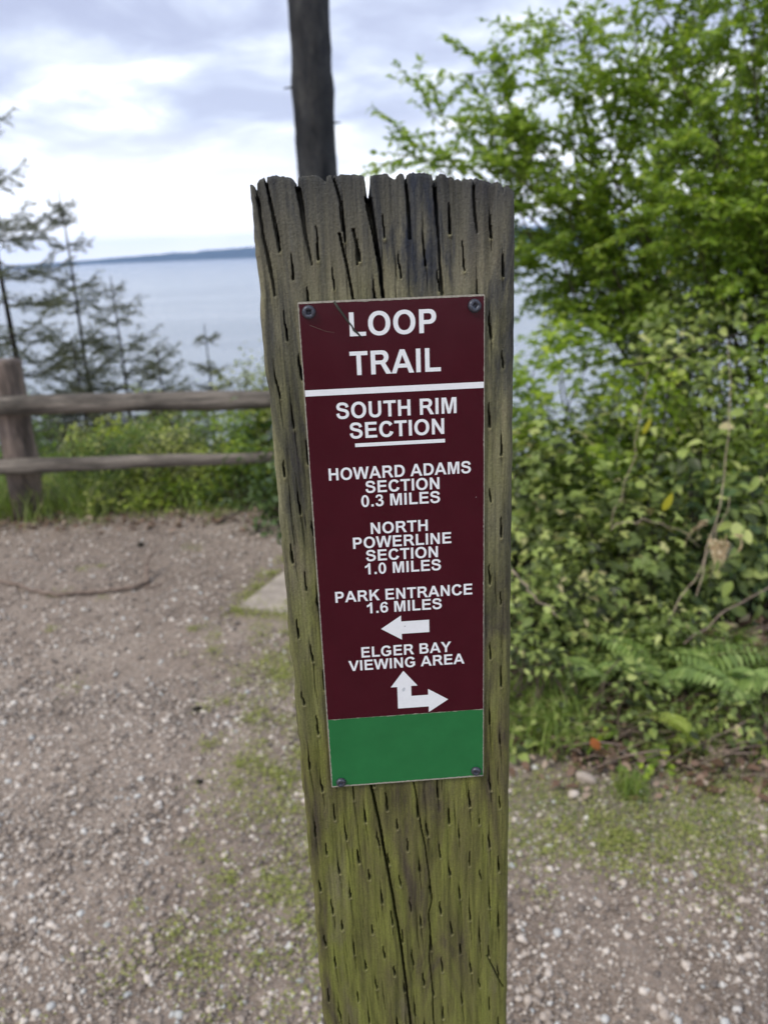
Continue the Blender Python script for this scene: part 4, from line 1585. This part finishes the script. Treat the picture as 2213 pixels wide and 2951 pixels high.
def nibbled(x0, y0, x1, y1, seed, amp=.22, step=1.5):
    """slightly worn rectangle outline"""
    r = np.random.default_rng(seed)
    o = []
    for (ax, ay), (bx, by), nx_, ny_ in (((x0, y0), (x1, y0), 0, 1), ((x1, y0), (x1, y1), -1, 0), ((x1, y1), (x0, y1), 0, -1), ((x0, y1), (x0, y0), 1, 0)):
        L = math.hypot(bx - ax, by - ay)
        k = int(L / step)
        for i in range(k):
            t = i / k
            w = abs(r.normal()) * amp
            o.append((ax + (bx - ax) * t + nx_ * w, ay + (by - ay) * t + ny_ * w))
    return o


HW, HH = 51.5, 316.4
flat('plate', [rrect(-HW, 0, HW, HH, .8)], PT / 2, M['edge'], sign, PT)
mar = nibbled(-HW + .5, .9, HW - .4, 263.9, 1, .14)
mar = [(x, min(y, 263.9)) if y > 262 else (x, y) for x, y in mar]
flat('maroon_face', [mar], PT + .05, M['maroon'], sign, .06)
grn = [(x, max(y, 263.95)) if y < 266 else (x, y) for x, y in nibbled(-HW + .5, 263.95, HW - .4, HH - .9, 2, .2)]
flat('green_face', [grn], PT + .05, M['green'], sign, .06)
flat('divider_line', [rrect(-50.8, 48.3, 51.0, 51.8)], PT + .13, M['white'], sign, .06)
flat('underline', [rrect(-24.1, 80.45, 28.3, 82.6)], PT + .13, M['white'], sign, .06)


# --- lettering: a bold grotesque drawn as outlines on a 2048 grid
def arc(cx, cy, rx, ry, a0, a1, n=18, e=2.15):
    o = []
    for k in range(n + 1):
        a = math.radians(a0 + (a1 - a0) * k / n)
        c, s = math.cos(a), math.sin(a)
        o.append((cx + rx * math.copysign(abs(c) ** (2 / e), c), cy + ry * math.copysign(abs(s) ** (2 / e), s)))
    return o


def stroke(pts, w):
    """smooth centre line -> closed outline"""
    pts = np.array(pts, float)
    n = len(pts)
    t = np.linspace(0, n - 1, (n - 1) * 6 + 1)
    # Catmull-Rom
    P = np.vstack([2 * pts[0] - pts[1], pts, 2 * pts[-1] - pts[-2]])
    res = []
    for x in t:
        i = min(int(x), n - 2)
        u = x - i
        a, b, c, d = P[i], P[i + 1], P[i + 2], P[i + 3]
        res.append(.5 * ((2 * b) + (-a + c) * u + (2 * a - 5 * b + 4 * c - d) * u * u + (-a + 3 * b - 3 * c + d) * u ** 3))
    res = np.array(res)
    tg = norm(np.gradient(res, axis=0))
    nn = np.stack([-tg[:, 1], tg[:, 0]], -1)
    ww = np.interp(t, np.linspace(0, n - 1, len(w)), w)[:, None] / 2
    return [tuple(p) for p in np.vstack([res + nn * ww, (res - nn * ww)[::-1]])]


G = {
    'A': (1479, [[(1471, 0), (1149, 0), (1021, 333), (435, 333), (314, 0), (0, 0), (571, 1466), (884, 1466)], [(926, 580), (724, 1124), (526, 580)]]),
    'B': (1479, [[(150, 0), (150, 1466), (760, 1466)] + arc(860, 1095, 404, 371, 90, -25, 12) + [(1110, 790)] + arc(900, 418, 452, 418, 40, -90, 14) + [(700, 0)],
                 [(446, 1222), (446, 883), (760, 883)] + arc(800, 1052, 174, 169, -90, 90, 8),
                 [(446, 639), (446, 247), (800, 247)] + arc(850, 443, 192, 196, -90, 90, 8)]),
    'C': (1479, [arc(780, 733, 684, 758, -22, -325, 44) [0:] + [(1073, 985)] + arc(765, 733, 365, 505, -325, -22, 36)[2:-2] + [(1087, 539)]]),
    'D': (1479, [[(148, 0), (148, 1466), (690, 1466)] + arc(700, 733, 693, 733, 90, -90, 26), [(444, 1218), (444, 247), (640, 247)] + arc(650, 733, 437, 486, -90, 90, 20)]),
    'E': (1366, [[(149, 0), (149, 1466), (1236, 1466), (1236, 1218), (445, 1218), (445, 893), (1181, 893), (1181, 646), (445, 646), (445, 247), (1264, 247), (1264, 0)]]),
    'G': (1593, [arc(800, 733, 712, 758, -42, -326, 44) + [(1100, 985)] + arc(790, 733, 400, 505, -326, -42, 36)[2:] + [(1130, 539), (790, 539), (790, 786), (1428, 786), (1428, 202)]]),
    'H': (1479, [[(150, 0), (150, 1466), (446, 1466), (446, 889), (1026, 889), (1026, 1466), (1322, 1466), (1322, 0), (1026, 0), (1026, 641), (446, 641), (446, 0)]]),
    'I': (569, [[(140, 0), (140, 1466), (436, 1466), (436, 0)]]),
    'K': (1479, [[(153, 0), (153, 1466), (449, 1466), (449, 815), (1047, 1466), (1445, 1466), (893, 895), (1475, 0), (1092, 0), (689, 688), (449, 443), (449, 0)]]),
    'L': (1251, [[(157, 0), (157, 1466), (453, 1466), (453, 247), (1189, 247), (1189, 0)]]),
    'M': (1706, [[(145, 0), (145, 1466), (588, 1466), (854, 466), (1117, 1466), (1561, 1466), (1561, 0), (1286, 0), (1286, 1154), (995, 0), (710, 0), (420, 1154), (420, 0)]]),
    'N': (1479, [[(152, 0), (152, 1466), (440, 1466), (1040, 487), (1040, 1466), (1315, 1466), (1315, 0), (1018, 0), (427, 956), (427, 0)]]),
    'O': (1593, [arc(796, 733, 707, 758, 0, 356, 48), arc(797, 733, 402, 505, 0, 354, 40)]),
    'P': (1366, [[(149, 0), (149, 1466), (720, 1466)] + arc(780, 1010, 465, 456, 90, -90, 20) + [(446, 553), (446, 0)], [(446, 1218), (446, 801), (700, 801)] + arc(740, 1010, 202, 208, -90, 90, 10)]),
    'R': (1479, [[(150, 0), (150, 1466), (800, 1466)] + arc(870, 1052, 439, 414, 90, -62, 18) + [(1130, 590), (1480, 0), (1126, 0), (790, 612), (446, 612), (446, 0)],
                 [(446, 1218), (446, 846), (760, 846)] + arc(810, 1032, 194, 186, -90, 90, 10)]),
    'S': (1366, [stroke([(1105, 1030), (1035, 1225), (880, 1330), (655, 1366), (400, 1325), (262, 1170), (272, 985), (420, 870), (690, 790), (960, 705), (1100, 560), (1105, 350), (960, 165), (690, 99), (420, 140), (262, 290), (215, 490)],
                        [292, 270, 248, 245, 262, 285, 290, 275, 262, 275, 292, 292, 262, 245, 250, 270, 290])]),
    'T': (1251, [[(479, 0), (479, 1218), (44, 1218), (44, 1466), (1209, 1466), (1209, 1218), (775, 1218), (775, 0)]]),
    'U': (1479, [[(147, 1466)] + [(147, 600)] + arc(733, 560, 586, 585, 180, 360, 24, 2.3) + [(1319, 1466), (1023, 1466)] + arc(733, 520, 290, 292, 360, 180, 16, 2.3) + [(443, 1466)]]),
    'V': (1366, [[(523, 0), (-1, 1466), (320, 1466), (691, 381), (1050, 1466), (1364, 1466), (839, 0)]]),
    'W': (1933, [[(360, 0), (10, 1466), (313, 1466), (534, 459), (802, 1466), (1154, 1466), (1411, 442), (1636, 1466), (1934, 1466), (1578, 0), (1264, 0), (972, 1096), (681, 0)]]),
    'Y': (1366, [[(532, 0), (532, 617), (-5, 1466), (342, 1466), (687, 886), (1025, 1466), (1366, 1466), (827, 615), (827, 0)]]),
    '0': (1139, [arc(562, 723, 480, 748, 0, 355, 40), arc(562, 723, 200, 515, 0, 353, 32)]),
    '1': (1139, [[(806, 0), (525, 0), (525, 1059), (350, 925), (129, 851), (129, 1106), (390, 1240), (578, 1472), (806, 1472)]]),
    '3': (1139, [[(77, 389), (349, 422), (400, 268), (546, 217)] + arc(550, 435, 240, 218, -80, 70, 8) + [(560, 656), (440, 640), (471, 869), (590, 885)] + arc(520, 1060, 215, 185, -60, 165, 10) +
                 [(371, 1057), (112, 1101), (170, 1300)] + arc(540, 1085, 440, 388, 140, -35, 14) + [(800, 780)] + arc(570, 430, 500, 455, 40, -150, 18)]),
    '6': (1139, [[(1046, 1107), (774, 1077), (720, 1200), (600, 1244), (470, 1190), (385, 1020), (358, 838)] + [(480, 925), (620, 955)] + arc(620, 470, 450, 485, 80, -90, 16) + arc(575, 700, 495, 725, -92, -270, 22) + [(700, 1470), (880, 1400), (1000, 1270)],
                 arc(585, 470, 215, 260, 0, 350, 22, 2.)]),
    '.': (569, [[(147, 0), (147, 281), (428, 281), (428, 0)]]),
}


def lettering(text, x0, x1, base, cap):
    cs = []
    pen = 0
    for ch in text:
        if ch == ' ':
            pen += 569
            continue
        adv, polys = G[ch]
        for p in polys:
            cs.append([(pen + x, y) for x, y in p])
        pen += adv
    lo = min(p[0] for c in cs for p in c)
    hi = max(p[0] for c in cs for p in c)
    sx = (x1 - x0) / (hi - lo)
    sy = cap / 1466.
    cs = [[(x0 + (x - lo) * sx, base - y * sy) for x, y in c] for c in cs]
    o = flat('lettering', cs, PT + .13, M['white'], sign, .06)
    o['label'] = 'white printed line reading ' + text
    return o


for args in [('LOOP', -23.9, 24.3, 19.5, 12.9), ('TRAIL', -24.7, 26.5, 41.1, 13.2), ('SOUTH RIM', -33.9, 35.2, 65.6, 9.3), ('SECTION', -26.8, 27.9, 77.5, 9.25),
             ('HOWARD ADAMS', -40.4, 43.4, 102.0, 7.35), ('SECTION', -19.3, 24.6, 110.8, 7.3), ('0.3 MILES', -22.2, 24.8, 119.4, 7.3),
             ('NORTH', -17.3, 17.1, 136.8, 7.2), ('POWERLINE', -28.4, 31.3, 145.7, 7.2), ('SECTION', -20.9, 23.0, 154.3, 7.2), ('1.0 MILES', -21.9, 24.7, 163.0, 7.3),
             ('PARK ENTRANCE', -41.1, 44.1, 180.7, 7.35), ('1.6 MILES', -21.9, 24.8, 189.3, 7.3), ('ELGER BAY', -26.8, 30.4, 219.9, 7.3), ('VIEWING AREA', -35.4, 38.9, 229.0, 7.3)]:
    lettering(*args)
flat('arrow', [[(-13.7, 200.6), (-0.9, 192.2), (-0.9, 196.3), (16.7, 196.3), (16.7, 204.9), (-0.8, 204.9), (-0.8, 209.0)]], PT + .13, M['white'], sign, .06)
flat('arrow', [[(-0.6, 231.4), (-9.1, 242.9), (-4.9, 242.9), (-4.9, 258.9), (15.2, 258.9), (15.2, 263.1), (28.0, 254.6), (15.0, 245.9), (15.0, 250.2), (4.1, 250.2), (4.1, 242.8), (8.2, 242.8)]], PT + .13, M['white'], sign, .06)

for nm_, x_, y_, s_ in (('dirt_speck', 1.3, 199.7, .8), ('dirt_speck', 46.5, 117.1, .45), ('dirt_speck', -31, 272.3, .4), ('dirt_speck', -24., 213.2, .4)):
    v, f = ico(2, int(x_ * 3 + 200), .4)
    o = link(nm_, mesh(nm_, v * s_ / 1000. * [1, .5, 1.3], f), M['debris'] if x_ < 40 else M['white'], sign, (x_ / 1000., -(PT + .2) / 1000., -y_ / 1000.))
sm = simple('smudge', (.5, .53, .56), .5, .3)
a_ = [(-.8 + .9 * math.cos(k * .4) * (1 + .2 * math.sin(k)) + .35 * math.sin(k * .4), 245. - 1.5 * math.sin(k * .4)) for k in range(15)]
flat('smudge', [a_], PT + .185, sm, sign, .03)
# dry plant fibre stuck across the L
pts_ = np.array([(-31.6, 0.4), (-29.4, 4.2), (-27.3, 7.2), (-25.3, 10.3), (-23.6, 12.6), (-22.4, 14.2), (-21.7, 16.0), (-19.6, 17.9), (-17.5, 20.4)])
p3 = np.stack([pts_[:, 0], -(PT + .35 + .15 * np.sin(np.arange(9) * 2.)), -pts_[:, 1]], -1) / 1000.
tb = Tubes().add(p3, np.array([.7, .8, .75, .65, .5, .45, .75, .6, .35]) / 1000., 5, .25)
fib = link('dry_fibre', tb.mesh('dry_fibre'), M['bark_moss'], None)
fib.matrix_world = sign.matrix_world.copy()
tag(fib, 'thin dry plant fibre stuck across the letter L of LOOP', 'plant fibre')
tb = Tubes()
tb.add(np.array([(-45.5, -PT - .2, -12.5), (-41, -PT - .2, -14.5), (-36.5, -PT - .2, -16.3), (-32.5, -PT - .2, -17)]) / 1000., [.00007] * 4, 4)
link('scratch', tb.mesh('scratch'), M['stick'], sign)


def screw_mesh(r, h):
    """domed pan head with a square recess; axis +z"""
    n = 32
    prof = [(r, 0), (r, h * .35), (r * .97, h * .6), (r * .88, h * .85), (r * .72, h)]
    V, Fc, T3 = [], [], []
    for rr, zz_ in prof:
        for k in range(n):
            a = 2 * PI * k / n
            V.append((rr * math.cos(a), rr * math.sin(a), zz_))
    for i in range(len(prof) - 1):
        for k in range(n):
            Fc.append((i * n + k, i * n + (k + 1) % n, (i + 1) * n + (k + 1) % n, (i + 1) * n + k))
    # recess rim as a rounded square, then the pit
    b0 = len(V)
    s = r * .36
    for dz, sc in ((h * 1.0, 1.), (h * .15, .85)):
        for k in range(n):
            a = 2 * PI * k / n
            c, s2 = math.cos(a), math.sin(a)
            q = s * sc / max(abs(c), abs(s2))
            q = min(q, s * sc * 1.3)
            V.append((q * c, q * s2, dz))
    l0 = (len(prof) - 1) * n
    for k in range(n):
        k2 = (k + 1) % n
        Fc.append((l0 + k, l0 + k2, b0 + k2, b0 + k))
        Fc.append((b0 + k, b0 + k2, b0 + n + k2, b0 + n + k))
    V.append((0, 0, h * .1))
    for k in range(n):
        T3.append((b0 + n + k, b0 + n + (k + 1) % n, len(V) - 1))
    return mesh('screw', np.array(V) / 1000., [np.array(Fc), np.array(T3)])


scm = screw_mesh(3.75, 2.3)
scm2 = screw_mesh(3.3, 2.2)
for x_, y_, me_, rot_, tx, tz in ((-45.7, 5.4, scm, .05, .03, 0.), (45.5, 6.0, scm, .75, -.18, .12), (-45.0, 312.4, scm2, .5, .1, .1), (46.3, 311.4, scm2, .8, .22, 0.)):
    o = link('screw', me_, M['screw'], sign, (x_ / 1000., -(PT + .1) / 1000., -y_ / 1000.))
    o.rotation_euler = (PI / 2 + tx, rot_, tz)
print('objects', len(bpy.data.objects), 'tris', sum(len(o.data.loops) - 2 * len(o.data.polygons) for o in COL.objects if o.type == 'MESH'))
